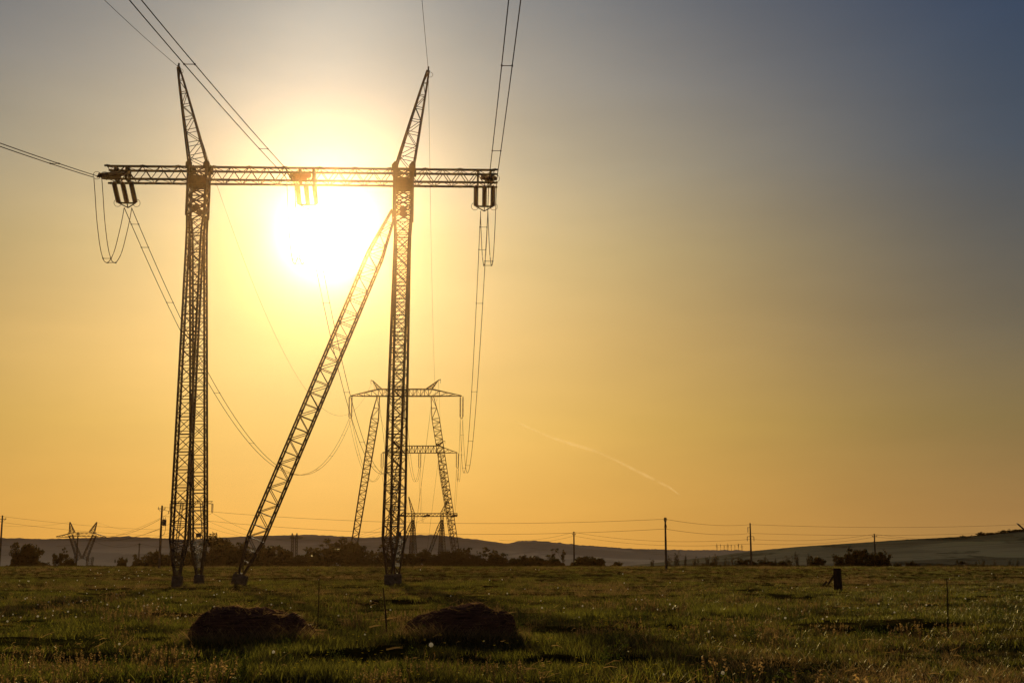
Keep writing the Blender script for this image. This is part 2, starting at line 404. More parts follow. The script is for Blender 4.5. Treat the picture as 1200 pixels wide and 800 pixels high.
# masts: head + two legs each
def foot(px, py, Y):
    p = P(px, py, Y); return Vector((p.x, p.y, gz(p.x, p.y)))
spread = 3.4
def mast(c, xl_near, xl_far, yb):
    # head column
    h = MB(); hz = bz - BH/2 - 3.0
    top = Vector((c.x, c.y, bz+BH/2)); bot = Vector((c.x, c.y, hz))
    lattice(h, top, bot, bdir, lambda u: 1.42, lambda u: 1.5, 5, .22, .1, 'X')
    for s1 in (-1, 1):      # gusset plates
        f = c + bfw*s1*.79
        W = .72
        vs = [f - bdir*W - UP*.95, f + bdir*W - UP*.95, f + bdir*W - UP*.45, f + bdir*.35 - UP*.22, f - bdir*.35 - UP*.22, f - bdir*W - UP*.45]
        o = bfw*s1*.03
        k = len(vs); h.add(vs + [v + o for v in vs], [tuple(range(k)), tuple(range(2*k-1, k-1, -1))] + [(i, (i+1) % k, k+(i+1) % k, k+i) for i in range(k)])
        for s2 in (-1, 1):
            q = f + bdir*s2*.7 + UP*.72
            vs = [q - bdir*.26 - UP*.42, q + bdir*.26 - UP*.42, q + bdir*.26 + UP*.1, q + UP*.42, q - bdir*.26 + UP*.1]
            k = 5; h.add(vs + [v + o for v in vs], [tuple(range(k)), tuple(range(2*k-1, k-1, -1))] + [(i, (i+1) % k, k+(i+1) % k, k+i) for i in range(k)])
        q = f - UP*2.9
        h.block(q, (.5, .04, .5), Matrix.Rotation(R(45), 3, 'Y'))
    h.build('mast_head', M['steel'], root)
    for near, px in ((1, xl_near), (0, xl_far)):
        sgn = -1 if near else 1
        ft = P(px, 683, c.y + sgn*spread); g = gz(ft.x, ft.y); ft = Vector((ft.x, ft.y, g + .85))
        lg = MB(); tp = Vector((c.x, c.y, hz+.15)) + bfw*sgn*.42
        Ln = (tp-ft).length; tap = 2.6/Ln; tt = 1.6/Ln
        wf = lambda u: (.34 + (1.12-.34)*min(1, u/tap)) if u < .5 else (1.12 if u < 1-tt else 1.12+.2*(u-(1-tt))/tt)
        df = lambda u: (.34 + (1.05-.34)*min(1, u/tap)) if u < .5 else (1.05 if u < 1-tt else 1.05-.3*(u-(1-tt))/tt)
        us = [0, tap*.3, tap*.55, tap*.78, tap]; npn = 19
        us += [tap + (1-tap)*(i+1)/npn for i in range(npn)]
        lattice(lg, ft, tp, bdir, wf, df, 0, .145, .05, 'X', gap=.2, dense=us)
        d = (tp-ft).normalized()
        leg = lg.build('leg', M['steel'], root)
        # step bolts along one chord + small dark plate on the far legs
        if not near:
            pl = MB(); u = 3.1/Ln; pc = ft.lerp(tp, u) - bfw*.6 + bdir*.08
            pl.block(pc, (.42, .03, .32), Matrix.Rotation(math.atan2(bdir.y, bdir.x), 3, 'Z'))
            sub(pl, 'warning_plate', M['plate'], leg, root)
        fb = MB(); fb.block(Vector((ft.x, ft.y, g+.3)), (.7, .7, 1.1), Matrix.Rotation(math.atan2(bdir.y, bdir.x), 3, 'Z'), .05)
        for sx in (-1, 1):
            for sy in (-1, 1): fb.bar(Vector((ft.x+sx*.17, ft.y+sy*.17, g+.8)), Vector((ft.x+sx*.17, ft.y+sy*.17, g+.95)), .1)
        fb.build('footing', M['concrete'], root)
    return hz
hzL = mast(mast_L, 207.5, 233, 684); hzR = mast(mast_R, 456, 465.5, 684)
# diagonal strut
st = MB(); tp = Vector((mast_R.x, mast_R.y, bz - BH/2 - 2.3)) - bdir*.75
p = P(282.5, 684, mast_L.y+.3); g = gz(p.x, p.y); ft = Vector((p.x, p.y, g+.95))
lattice(st, ft, tp, bdir, lambda u: .38 + .85*min(1, u/.09, (1-u)/.13), lambda u: .38+.75*min(1, u/.09, (1-u)/.13), 0, .125, .055, 'ZH',
        dense=[0, .03, .06, .09] + [.09+.78*(i+1)/24 for i in range(24)] + [.9, .93, .965, 1])
st.build('strut', M['steel'], root)
fb = MB(); rot = Matrix.Rotation(math.atan2(bdir.y, bdir.x), 3, 'Z') @ Matrix.Rotation(R(14), 3, 'Y')
fb.block((p.x-.15, p.y, g+.34), (1.05, .9, 1.05), rot, .05)
for sx in (-.3, 0, .3): fb.block((p.x-.1+sx, p.y-.1, g+.93-sx*.25), (.16, .16, .12), rot)
fb.build('footing', M['concrete'], root)
# earth-wire peaks
peaks = []
for c, px, py in ((mast_L, 209.5, 79), (mast_R, 502, 83)):
    pk = MB(); tpp = P(px, py, c.y); bt = Vector((c.x, c.y, bz+BH/2))
    lattice(pk, bt, tpp, bdir, lambda u: 1.3*(1-u)**.9+.15, lambda u: 1.0*(1-u)+.14, 8, .13, .05, 'ZH', faces=(0,1,2))
    pk.bar(tpp - UP*.1, tpp + UP*.35, .12); pk.ring(tpp + bdir*.15 - UP*.35, bfw, .22, .018)
    pk.bar(tpp - bfw*.3, tpp + bfw*.3, .1)
    pk.build('earth_wire_peak', M['steel'], root); peaks.append(tpp)

# insulator sets of the nearest pylon
words = ['left end', 'middle', 'right end']
def insulator_set(tops, bots, rad, nd, label, group, yoke, ringr=.3, side=bdir, discs=True, sides=10):
    c = sum(tops, Vector())/len(tops)
    r_ = empty('insulator_set', c); tag(r_, label, 'insulator', group)
    for a, b in zip(tops, bots):
        s_ = MB(); insulator(s_, a, b, rad, nd, sides); s_.build('insulator_string', M['porcelain'], r_, smooth=False)
    y_ = MB()
    for a, b in zip(bots, bots[1:]): y_.bar(a, b, .09, .12)
    for b in bots: y_.bar(b, yoke, .07)
    y_.build('yoke', M['steel'], r_)
    if ringr:
        for b, s1 in ((bots[0], -1), (bots[-1], 1)):
            q = MB(); q.ring(b + side*s1*.08, bfw*.8+UP*.2, ringr, .02); q.build('corona_ring', M['wire'], r_)
    return r_
far_att, near_att = [], []
hang = [((133.5, 143.5, 153.5)), ((348.5, 358.5, 368.5)), ((558, 568, 578))]
for k in range(3):
    tops = [onbeam(x) - UP*(BH/2+.05) for x in hang[k]]
    bots = [t + fw*1.75 - UP*1.3 for t in tops]
    yk = bots[1] + fw*.35 - UP*.3
    lean = 'slanting' if k < 2 else 'upright'
    insulator_set(tops, bots, .21, 13, 'three parallel brown insulator strings hanging below the %s of the nearest pylon crossbeam' % words[k], 'tension insulators on the nearest pylon', yk)
    far_att.append(yk)
    tn = [onbeam(x) - bfw*.72 - UP*dz for x, dz in zip((hang[k][0]+7, hang[k][1]+2, hang[k][2]-3), (.15, .35, .15))]
    tgt = (P(118, 207.5, 97.6), P(343, 208.5, 97.8), P(576.5, 211, 98.0))[k]
    dv = tgt - tn[1]
    bn = [t + dv + (tgt - (t+dv))*.35 for t in tn]; yk2 = bn[1] + dv.normalized()*.3
    insulator_set(tn, bn, .2, 13, 'insulator strings reaching toward the camera from the %s of the nearest pylon crossbeam' % words[k], 'tension insulators on the nearest pylon', yk2)
    near_att.append(yk2)

def bundle(label, pts, sep, r, group, spacers, name='conductor_bundle', cat='power cable', sides=5, sepv=None, spr=.018):
    c = empty(name, pts[0]); tag(c, label, cat, group)
    sv = (sepv or bdir)*sep/2
    for s1 in (-1, 1):
        w = MB(); w.tube([p + sv*s1 for p in pts], r, sides); w.build('conductor', M['wire'], c, smooth=True)
    n = len(pts)
    for t in spacers:
        i = t*(n-1); k = int(i); q = pts[k].lerp(pts[min(k+1, n-1)], i-k)
        s_ = MB(); s_.bar(q - sv*1.0, q + sv*1.0, spr*2); 
        for s1 in (-1, 1): s_.block(q + sv*s1, (.1, .14, .08))
        s_.build('spacer', M['steel'], c)
    return c
def wire(label, pts, r, group=None, name='earth_wire', cat='power cable', sides=5):
    w = MB(); w.tube(pts, r, sides); o = w.build(name, M['wire'], None, origin=pts[0], smooth=True); tag(o, label, cat, group); return o

# near-side span (towards the camera and on, to the pylon behind it)
def near_pts(A, B, curv=.00048, Yend=-190, n=60):
    # parabola in Y through A and B with given curvature
    sl = (A.z - B.z - curv*(A.y**2 - B.y**2))/(A.y-B.y); c0 = A.z - curv*A.y**2 - sl*A.y
    sx = (A.x-B.x)/(A.y-B.y); out = []
    for i in range(n+1):
        y = A.y + (Yend-A.y)*i/n; out.append(Vector((A.x + sx*(y-A.y), y, c0 + sl*y + curv*y*y)))
    return out
nb_pts = [(P(-5, 168, 79)), (P(160, 2, 62)), (P(603, 2, 62))]
for k in range(3):
    pts = near_pts(near_att[k], nb_pts[k])
    bundle('twin cable overhead running toward the camera from the %s of the nearest pylon' % words[k], pts, .62, .032, 'cables of the main line', [.03 + .062*i for i in range(14)])
for k, (pb, w_) in enumerate(((P(122, 0, 72), 'left'), (P(494.5, 0, 78), 'right'))):
    wire('thin earth wire overhead running toward the camera from the %s peak of the nearest pylon' % w_, near_pts(peaks[k], pb, .0004), .017, 'earth wires of the main line')

# jumper loops
jl = []
for k in range(3):
    a = near_att[k] + fw*.2; b = far_att[k]
    mid = [(0,0),(.06,-.9),(.16,-2.5),(.30,-4.0),(.42,-4.65),(.5,-4.75),(.6,-4.55),(.75,-3.6),(.88,-2.0),(.96,-.8),(1,0)]
    pts = []
    for t, dz in mid:
        q = a.lerp(b, t); pts.append(Vector((q.x, q.y, q.z + dz*1.2)))
    # smooth
    sm = []
    for i in range(len(pts)-1):
        p0, p1, p2, p3 = pts[max(i-1,0)], pts[i], pts[i+1], pts[min(i+2, len(pts)-1)]
        for s_ in range(5):
            t = s_/5; sm.append(.5*((2*p1)+(-p0+p2)*t+(2*p0-5*p1+4*p2-p3)*t*t+(-p0+3*p1-3*p2+p3)*t**3))
    sm.append(pts[-1])
    bundle('twin jumper cable looping below the %s insulators of the nearest pylon' % words[k], sm, .62, .03, 'jumper loops under the nearest crossbeam', [.4, .58], 'jumper_loop')

# ------------------------------------------------------------------ suspension portals (2nd and 3rd)
def susp_pylon(Y, cx, ybeam, xl, xr, label, words_, peakL, peakR, legtop, legbot, det, names):
    """pixel-measured portal: beam ends xl,xr at pixel row ybeam (lower chord)"""
    e0, e1 = P(xl, ybeam, Y), P(xr, ybeam, Y); z0 = (e0.z+e1.z)/2; e0.z = e1.z = z0
    g = gz(cx, Y)
    rt_ = empty('transmission_pylon', Vector(((e0.x+e1.x)/2, Y, g))); tag(rt_, label, 'pylon')
    scale = Y/1500.
    lt = [P(legtop[0], ybeam, Y), P(legtop[1], ybeam, Y)]
    for q in lt: q.z = z0
    H = 8.2*scale
    b = MB()
    chord = .16 if det else .2; br = .08 if det else .1
    # centre box
    for s1 in (-1, 1):
        o = Vector((0, s1*.75, 0))
        npn = 14
        for i in range(npn):
            pA = lt[0].lerp(lt[1], i/npn) + o; pB = lt[0].lerp(lt[1], (i+1)/npn) + o
            b.bar(pA, pB, chord); b.bar(pA+UP*H, pB+UP*H, chord)
            if i % 2: b.bar(pA, pB+UP*H, br)
            else: b.bar(pA+UP*H, pB, br)
            b.bar(pA, pA+UP*H, br)
        for e, l in ((e0, lt[0]), (e1, lt[1])):
            b.bar(e, l+o, chord); b.bar(e + UP*.1, l+o+UP*H, chord)
            for i in range(4):
                t0, t1 = i/4, (i+1)/4
                lo0 = (l+o).lerp(e, t0); up1 = (l+o+UP*H).lerp(e+UP*.1, t1); b.bar(lo0, up1, br)
                b.bar((l+o).lerp(e, t1), up1, br*.8)
    for i in range(15):
        pA = lt[0].lerp(lt[1], i/14); b.bar(pA - Vector((0,.75,0)), pA + Vector((0,.75,0)), br)
        b.bar(pA - Vector((0,.75,0))+UP*H, pA + Vector((0,.75,0))+UP*H, br)
    b.build('crossbeam', M['steel_far'], rt_)
    for k in range(2):
        fp = P(legbot[k][0], legbot[k][1], Y); ln = (fp - lt[k]); gg = g - .5
        ftp = lt[k] + ln*((gg - lt[k].z)/ln.z)
        lg = MB()
        lattice(lg, ftp, lt[k], bdir, lambda u: (.5+1.1*min(1, u/.05, (1-u)/.13))*(.8+.35*u), lambda u: (.5+1.1*min(1, u/.05, (1-u)/.13)), 0, chord, br, 'ZH', kind='box',
                dense=[0,.05]+[.05+.82*(i+1)/34 for i in range(34)]+[.93, 1])
        lg.build('leg', M['steel_far'], rt_)
        # internal guy from the leg top down to the opposite side
        gy = MB(); gy.bar(lt[k] + Vector((0, .5, 0)), Vector((lt[k].x + (lt[1-k].x-lt[k].x)*.40, Y+6, gg)), .06); gy.build('guy_wire', M['wire'], rt_)
    pkp = []
    for (bx0, bx1, tx, ty) in (peakL, peakR):
        k = MB(); t0, t1, tt = P(bx0, ybeam-6, Y), P(bx1, ybeam-8, Y), P(tx, ty, Y)
        t0.z = t1.z = z0+H
        for s1 in (-1, 1):
            o = Vector((0, s1*.6, 0)); k.bar(t0+o, tt, chord*.9); k.bar(t1+o, tt, chord*.9)
            for u in (.25, .5, .75): k.bar((t0+o).lerp(tt, u), (t1+o).lerp(tt, u), br*.8)
            for u in (.0, .25, .5): k.bar((t0+o).lerp(tt, u), (t1+o).lerp(tt, u+.25), br*.8)
        sg = 1 if tx > (xl+xr)/2 else -1
        k.bar(tt, tt + Vector((sg*2.2*scale*1.2, 0, .1)), chord); k.bar(tt + Vector((sg*2.0*scale*1.2, 0, .1)), tt + Vector((sg*2.0*scale*1.2, 0, -.8)), br)
        k.build('earth_wire_peak', M['steel_far'], rt_); pkp.append(tt)
    return rt_, e0, e1, lt, pkp
Y2, Y3, Y4 = 300., 455., 665.
t2, e20, e21, lt2, pk2 = susp_pylon(Y2, -25, 464, 411, 541, 'second pylon along the line, splayed leg portal with pointed crossbeam behind the right mast', None,
    (442, 448, 437, 446), (499, 506, 514, 445), (443.5, 506.5), ((414, 645), (534.5, 645)), True, None)
t3, e30, e31, lt3, pk3 = susp_pylon(Y3, -30, 530.5, 448, 536, 'third pylon along the line, its crossbeam showing below the second pylon crossbeam', None,
    (468, 473, 464, 517.5), (510, 515, 519, 517), (470, 514.5), ((451, 650), (532.5, 650)), False, None)
def susp_set(top, dy, sep, label, group, scale):
    tops = [top - Vector((sep/2, 0, 0)), top + Vector((sep/2, 0, 0))]
    bots = [t - UP*dy for t in tops]
    insulator_set(tops, bots, .22, 16, label, group, sum(bots, Vector())/2 - UP*.3, ringr=0, sides=6)
    return sum(bots, Vector())/2 - UP*.3
a2, a3 = [], []
for k, tpt in enumerate((e20, (e20+e21)/2, e21)):
    dy = 25.5*Y2/1500
    a2.append(susp_set(tpt, dy, .62, 'double insulator string hanging from the %s of the second pylon crossbeam' % (words[k]), 'suspension insulators on the second pylon', 1))
for k, tpt in enumerate((e30, (e30+e31)/2, e31)):
    dy = 17*Y3/1500
    a3.append(susp_set(tpt, dy, .7, 'double insulator string hanging from the %s of the third pylon crossbeam' % (words[k]), 'suspension insulators on the third pylon', 1))

# ------------------------------------------------------------------ fourth pylon (A-frames with struts, like the nearest)
b0, b1 = P(470, 603, Y4), P(536, 603, Y4); z4 = b0.z; b1.z = z4; g4 = -6.
t4 = empty('transmission_pylon', Vector(((b0.x+b1.x)/2, Y4, g4))); tag(t4, 'fourth pylon along the line, small dark portal with A shaped legs standing behind the trees', 'pylon')
b = MB(); lattice(b, b0, b1, UP, lambda u: 1.5, lambda u: 1.4, 30, .34, .17, 'Z', kind='box'); b.build('crossbeam', M['steel_far'], t4)
pk4 = []
for mx, fx, sx, px_, py_ in ((484, (479.5, 489.5), 468, 479, 582), (518, (513.5, 523), 502.5, 524.5, 585)):
    tpm = P(mx, 603, Y4); tpm.z = z4
    for i, f_ in enumerate(fx):
        q = P(f_, 655, Y4 + (-4, 4)[i]); q.z = g4
        lg = MB(); hd = tpm - UP*2.5; lattice(lg, q, hd, bdir, lambda u: .5+1.0*min(1, u/.08, (1-u)/.1), lambda u: .5+.9*min(1, u/.08, (1-u)/.1), 22, .32, .15, 'X', kind='box'); lg.build('leg', M['steel_far'], t4)
    q = P(sx, 651, Y4); d = q-(tpm-UP*3); q = tpm-UP*3 + d*((g4-(tpm.z-3))/d.z)
    lg = MB(); lattice(lg, q, tpm - UP*3 - bdir*.5, bdir, lambda u: .5+.9*min(1, u/.08, (1-u)/.12), lambda u: .5+.8*min(1, u/.08, (1-u)/.12), 24, .34, .17, 'ZH', kind='box'); lg.build('strut', M['steel_far'], t4)
    hd = MB(); lattice(hd, tpm - UP*4, tpm + UP*.9, bdir, lambda u: 1.5, lambda u: 1.5, 4, .28, .14, 'X', kind='box'); hd.build('mast_head', M['steel_far'], t4)
    pp = P(px_, py_, Y4); k = MB(); lattice(k, tpm+UP*.7, pp, bdir, lambda u: 1.4*(1-u)+.2, lambda u: 1.3*(1-u)+.2, 7, .3, .16, 'ZH', kind='box'); k.build('earth_wire_peak', M['steel_far'], t4); pk4.append(pp)
a4 = []
for k, px in enumerate((472, 502.5, 535)):
    c = P(px, 603, Y4); c.z = z4
    tops = [c + bdir*s for s in (-.5, .5)]; bots = [t - fw*4.5 - bdir*2.5 - UP*1.1 for t in tops]
    insulator_set(tops, bots, .42, 12, 'small dark insulators slanting from the %s of the fourth pylon crossbeam' % words[k], 'tension insulators on the fourth pylon', sum(bots, Vector())/2 - fw*.3, ringr=0, sides=6)
    a4.append(sum(bots, Vector())/2)

for k in range(3):
    bundle('twin cable sagging from the %s of the nearest pylon to the second pylon' % words[k], cat_pts(far_att[k], a2[k], (17.2, 17, 16.8)[k], 60), .6, .032, 'cables of the main line', [.012,.03]+[.08 + .12*i for i in range(8)])
    bundle('twin cable sagging from the %s of the second pylon to the third pylon' % words[k], cat_pts(a2[k], a3[k], 9, 40), .6, .036, 'cables of the main line', [.2, .5, .8])
    bundle('twin cable sagging from the %s of the third pylon to the fourth pylon' % words[k], cat_pts(a3[k], a4[k], 9, 40), .6, .035, 'cables of the main line', [])
for k, w_ in enumerate(('left', 'right')):
    wire('thin earth wire dropping from the %s peak of the nearest pylon to the second pylon' % w_, cat_pts(peaks[k], pk2[k], (17, 14)[k], 50), .016, 'earth wires of the main line')
    wire('thin earth wire between the %s peaks of the second and third pylons' % w_, cat_pts(pk2[k], pk3[k], 5, 30), .02, 'earth wires of the main line')
    wire('thin earth wire between the %s peaks of the third and fourth pylons' % w_, cat_pts(pk3[k], pk4[k], 6, 30), .025, 'earth wires of the main line')

# ------------------------------------------------------------------ side line: cat-head pylon, T portal, small pylon
Y5 = 640.
def q5(px, py, dy=0): return P(px, py, Y5+dy)
t5 = empty('transmission_pylon', Vector((q5(97, 660).x, Y5, -6))); tag(t5, 'cat head lattice pylon with two upright ears low on the left horizon', 'pylon')
def lat_px(parent, name, pts, w0, w1, n, Y, cw=.26, bw=.11, style='X'):
    m_ = MB(); a, b_ = pts; lattice(m_, a, b_, UP if abs((b_-a).normalized().z) < .5 else bdir, lambda u: w0+(w1-w0)*u, lambda u: w0+(w1-w0)*u, n, cw, bw, style, kind='box'); return m_.build(name, M['steel_far'], parent)
for s, xs in ((0, ((87.5, 662), (83, 631))), (1, ((104, 662), (108, 631)))):
    lat_px(t5, 'body_leg', (q5(*xs[0]) - UP*4, q5((xs[0][0]*.5+xs[1][0]*.5), 652)), 2.2, 2.6, 4, Y5)
lat_px(t5, 'window_arm', (q5(93, 655), q5(82.8, 626.5)), 2.4, 1.6, 8, Y5)
lat_px(t5, 'window_arm', (q5(99, 655), q5(110.6, 626.5)), 2.4, 1.6, 8, Y5)
lat_px(t5, 'bridge', (q5(80, 626), q5(112, 626)), 1.8, 1.8, 12, Y5, style='Z')
lat_px(t5, 'cross_arm', (q5(81, 627), q5(66, 628.5)), 1.7, .2, 5, Y5, style='Z')
lat_px(t5, 'cross_arm', (q5(111, 626.5), q5(124.5, 629)), 1.7, .2, 5, Y5, style='Z')
lat_px(t5, 'earth_wire_peak', (q5(84.5, 624), q5(82, 611.5)), 2.4, .25, 6, Y5, style='ZH')
lat_px(t5, 'earth_wire_peak', (q5(107.5, 624), q5(113.5, 611.5)), 2.4, .25, 6, Y5, style='ZH')
Y6 = 430.
t6 = empty('transmission_pylon', Vector((P(225, 600, Y6).x, Y6, -3))); tag(t6, 'slim flat topped portal pylon partly hidden behind the left legs of the nearest pylon', 'pylon')
m_ = MB(); lattice(m_, P(199.5, 588.5, Y6), P(249, 588.5, Y6), UP, lambda u: .8, lambda u: .8, 16, .13, .07, 'Z', kind='box'); m_.build('crossbeam', M['steel_far'], t6)
for tx, bx in ((213.5, 204.5), (236, 240)):
    a_ = P(tx, 588.5, Y6); c_ = P(bx, 655, Y6); c_ = a_ + (c_-a_)*((-3.2-a_.z)/(c_.z-a_.z))
    m_ = MB(); lattice(m_, c_, a_, bdir, lambda u: .8, lambda u: .8, 20, .12, .06, 'ZH', kind='box'); m_.build('leg', M['steel_far'], t6)
a6 = []
for k, px in enumerate((200, 224, 249)):
    c = P(px, 589.5, Y6)
    a6.append(susp_set(c, 10*Y6/1500, .35, 'thin insulator string hanging from the %s of the slim flat topped portal' % words[k], 'insulators on the slim flat topped portal', 1))
Y7 = 820.
t7 = empty('transmission_pylon', Vector((P(345, 650, Y7).x, Y7, -7))); tag(t7, 'small narrow twin column pylon standing behind bushes right of the diagonal strut', 'pylon')
for x_ in (343.0, 347.6):
    lat_px(t7, 'leg', (Vector((P(x_-.4, 650, Y7).x, Y7, -7)), P(x_, 629, Y7)), 1.6, 1.2, 14, Y7, .28, .14)
    lat_px(t7, 'earth_wire_peak', (P(x_, 629, Y7), P(x_+(-.5 if x_ < 345 else .5), 624.5, Y7)), 1.2, .4, 3, Y7, .28, .14)
lat_px(t7, 'crossbeam', (P(340, 629.5, Y7), P(355, 629.5, Y7)), 1.1, .6, 8, Y7, .26, .13, 'Z')
a5 = [q5(67, 630), q5(96, 631), q5(124, 630)]
a7 = [P(341, 630, Y7), P(345.3, 630, Y7), P(354, 630, Y7)]
sd = ['left', 'middle', 'right']
for k in range(3):
    wire('thin %s cable between the cat head pylon and the slim flat topped portal' % sd[k], cat_pts(a5[k], a6[k], 4.5, 24), .035, 'cables of the side line', 'power_line_cable')
    wire('thin %s cable between the slim flat topped portal and the small twin column pylon' % sd[k], cat_pts(a6[k], a7[k], 4, 24), .035, 'cables of the side line', 'power_line_cable')
    wire('thin %s cable rising from the small twin column pylon to the fourth pylon' % sd[k], cat_pts(a7[k], P(476+k*14, 604.5, Y4-3), 6, 24), .045, 'cables of the side line', 'power_line_cable')
for k, (x, y) in enumerate(((82, 611.5), (113.5, 611.5))):
    wire('faint earth wire leaving the %s ear of the cat head pylon' % ('left' if k == 0 else 'right'), cat_pts(q5(x, y), P(-60 if k == 0 else 201, 606 if k == 0 else 619, Y5-40 if k == 0 else Y5+60), 3, 16), .025, 'cables of the side line', 'power_line_cable')

# ------------------------------------------------------------------ utility poles
def pole(px, ytop, Y, label, arms=(), r=.16, extras=None, yb=None):
    t = P(px, ytop, Y); g = gz(t.x, Y); rt_ = empty('utility_pole', Vector((t.x, Y, g))); tag(rt_, label, 'utility pole')
    m_ = MB(); m_.tube([Vector((t.x, Y, g-.3)), Vector((t.x, Y, (g+t.z)/2)), t], [r*1.35, r*1.15, r*.85], 8); m_.build('post', M['pole'], rt_)
    att = [t]
    for dz, w in arms:
        a = MB(); c = Vector((t.x, Y-.2, t.z-dz)); a.bar(c - rt*w/2, c + rt*w/2, .11, .11)
        a.bar(c - rt*w/2, Vector((t.x, Y-.2, t.z-dz-.6)), .05); a.bar(c + rt*w/2, Vector((t.x, Y-.2, t.z-dz-.6)), .05)
        arm = a.build('crossarm', M['steel_far'], rt_)
        for s1 in (-1, 1):
            i_ = MB(); e = c + rt*s1*(w/2-.08); insulator(i_, e + UP*.03, e + UP*.34, .07, 3, 6); sub(i_, 'pin_insulator', M['porcelain'], arm, rt_)
            att.append(e + UP*.34)
    if extras: extras(rt_, t, g, Y)
    return att
def transformer(rt_, t, g, Y):
    c = Vector((t.x+.55, Y-.1, t.z-2.9)); m_ = MB()
    m_.lathe(c - UP*.55, c + UP*.55, [(0, .28), (.03, .34), (.95, .34), (1, .25)], 12); m_.bar(c - rt*.5, c + rt*.1, .1); m_.build('transformer', M['plate'], rt_)
    m_ = MB()
    for a in (-.15, .15): insulator(m_, c + Vector((a, 0, .55)), c + Vector((a, 0, .95)), .07, 3, 6)
    m_.build('bushing', M['porcelain'], rt_)
    m_ = MB(); m_.tube([c - UP*.5 + Vector((.2,0,0)), c + Vector((.25, 0, -1.1)), c + Vector((.1, 0, -1.9)), c + Vector((-.4, 0, -2.3))], .04, 5); m_.bar(Vector((t.x, Y, t.z-.7)), Vector((t.x+1.2, Y, t.z-.95)), .07)
    m_.bar(Vector((t.x+1.15, Y, t.z-.95)), Vector((t.x+1.15, Y, t.z-1.4)), .08)
    m_.build('switchgear', M['steel_far'], rt_)
pA = pole(3, 603.5, 262, 'dark utility pole at the left edge of the field', [(.75, 1.7)], .17)
pB = pole(91.5, 623, 330, 'thin utility pole standing in front of the cat head pylon', [(.6, 1.0)], .17)
pC = pole(163.5, 636, 420, 'short thin utility pole between the cat head pylon and the transformer pole', [(.4, .9)], .2)
pD = pole(190, 592, 222, 'dark utility pole carrying a small transformer left of the nearest pylon', [(.55, 1.3)], .17, transformer)
pE = pole(672.5, 622.5, 375, 'thin utility pole rising from the bushes just right of the leafy saplings', [(.8, 1.1)], .2)
pF = pole(779.5, 606, 200, 'tallest bare utility pole on the right half of the field', [(.35, .5), (1.4, .4)], .14)
def hooks(rt_, t, g, Y):
    m_ = MB(); c = Vector((t.x, Y, t.z-3.0))
    for s1 in (-1, 1):
        m_.bar(c, c + rt*s1*.75, .1); m_.bar(c + rt*s1*.75, c + rt*s1*.75 - UP*1.0, .12)
    m_.bar(Vector((t.x-.55, Y, t.z-.9)), Vector((t.x-.55, Y, t.z-2.1)), .12); m_.bar(Vector((t.x-.55, Y, t.z-1.0)), Vector((t.x, Y, t.z-1.0)), .08)
    m_.build('hook_bracket', M['steel_far'], rt_)
pG = pole(879, 612.5, 290, 'utility pole with hooked side brackets above the right tree row', [], .17, hooks)
pH = pole(1024.5, 625, 370, 'small utility pole in front of the round dark bushes on the right', [(.7, 1.5), (2.4, 1.0)], .2)
def dl(a, b, sag, r, label, grp='cables between the utility poles'):
    wire(label, cat_pts(a, b, sag, 24), r, grp, 'power_line_cable')
for k in range(2):
    w_ = ('upper', 'lower')[k]
    dz = UP*(.25 if k == 0 else 1.75)
    dl(pD[0]-dz, pF[0]-dz, 1.55+.25*k, .022, '%s cable of the long span from transformer pole to tallest right pole' % w_)
    dl(pF[0]-dz, pG[0]-dz*1.3, .55, .024, '%s cable from the tallest right pole to the pole with hooked brackets' % w_)
    dl(pG[0]-dz*1.3, P(1240, 612+8*k, 330), .9, .026, '%s cable leaving the hooked bracket pole toward the right edge' % w_)
    dl(pA[0]-dz*.8, P(205, 621+7*k, 300), .5, .02, '%s cable from the left edge pole toward the legs of the nearest pylon' % w_)
    dl(P(-60, 603+5*k, 262), pA[0]-dz*.8, .3, .024, '%s cable entering from the left edge to the left edge pole' % w_)
    dl(P(585, 632.5+3*k, 400), pE[0]-dz*.7, 1., .028, '%s cable coming low from the left to the pole by the saplings' % w_)
    dl(pE[0]-dz*.7, pG[0]-UP*(3.6+k), 1.4, .028, '%s slack cable between the pole by the saplings and the hooked bracket pole' % w_)
    dl(pG[0]-UP*(3.6+k), pH[0]-dz*.5, .9, .026, '%s cable between the hooked bracket pole and the small right pole' % w_)
    dl(pH[0]-dz*.5, P(1140+25*k, 630.5, 560), 1.0, .03, '%s cable from the small right pole to the hillside' % w_)
dl(pB[0]-UP*.2, pC[0]-UP*.2, 2.2, .03, 'slack cable between the two short poles on the left')
dl(pC[0]-UP*.2, P(230, 641, 460), .8, .03, 'cable from the short thin pole toward the nearest pylon legs')
dl(pD[0]-UP*2.2, P(118, 627, 330), 1.2, .028, 'cable sloping down left from the transformer pole')
dl(pD[0]-UP*3.9, P(112, 631, 330), 1.0, .028, 'lowest cable sloping down left from the transformer pole')

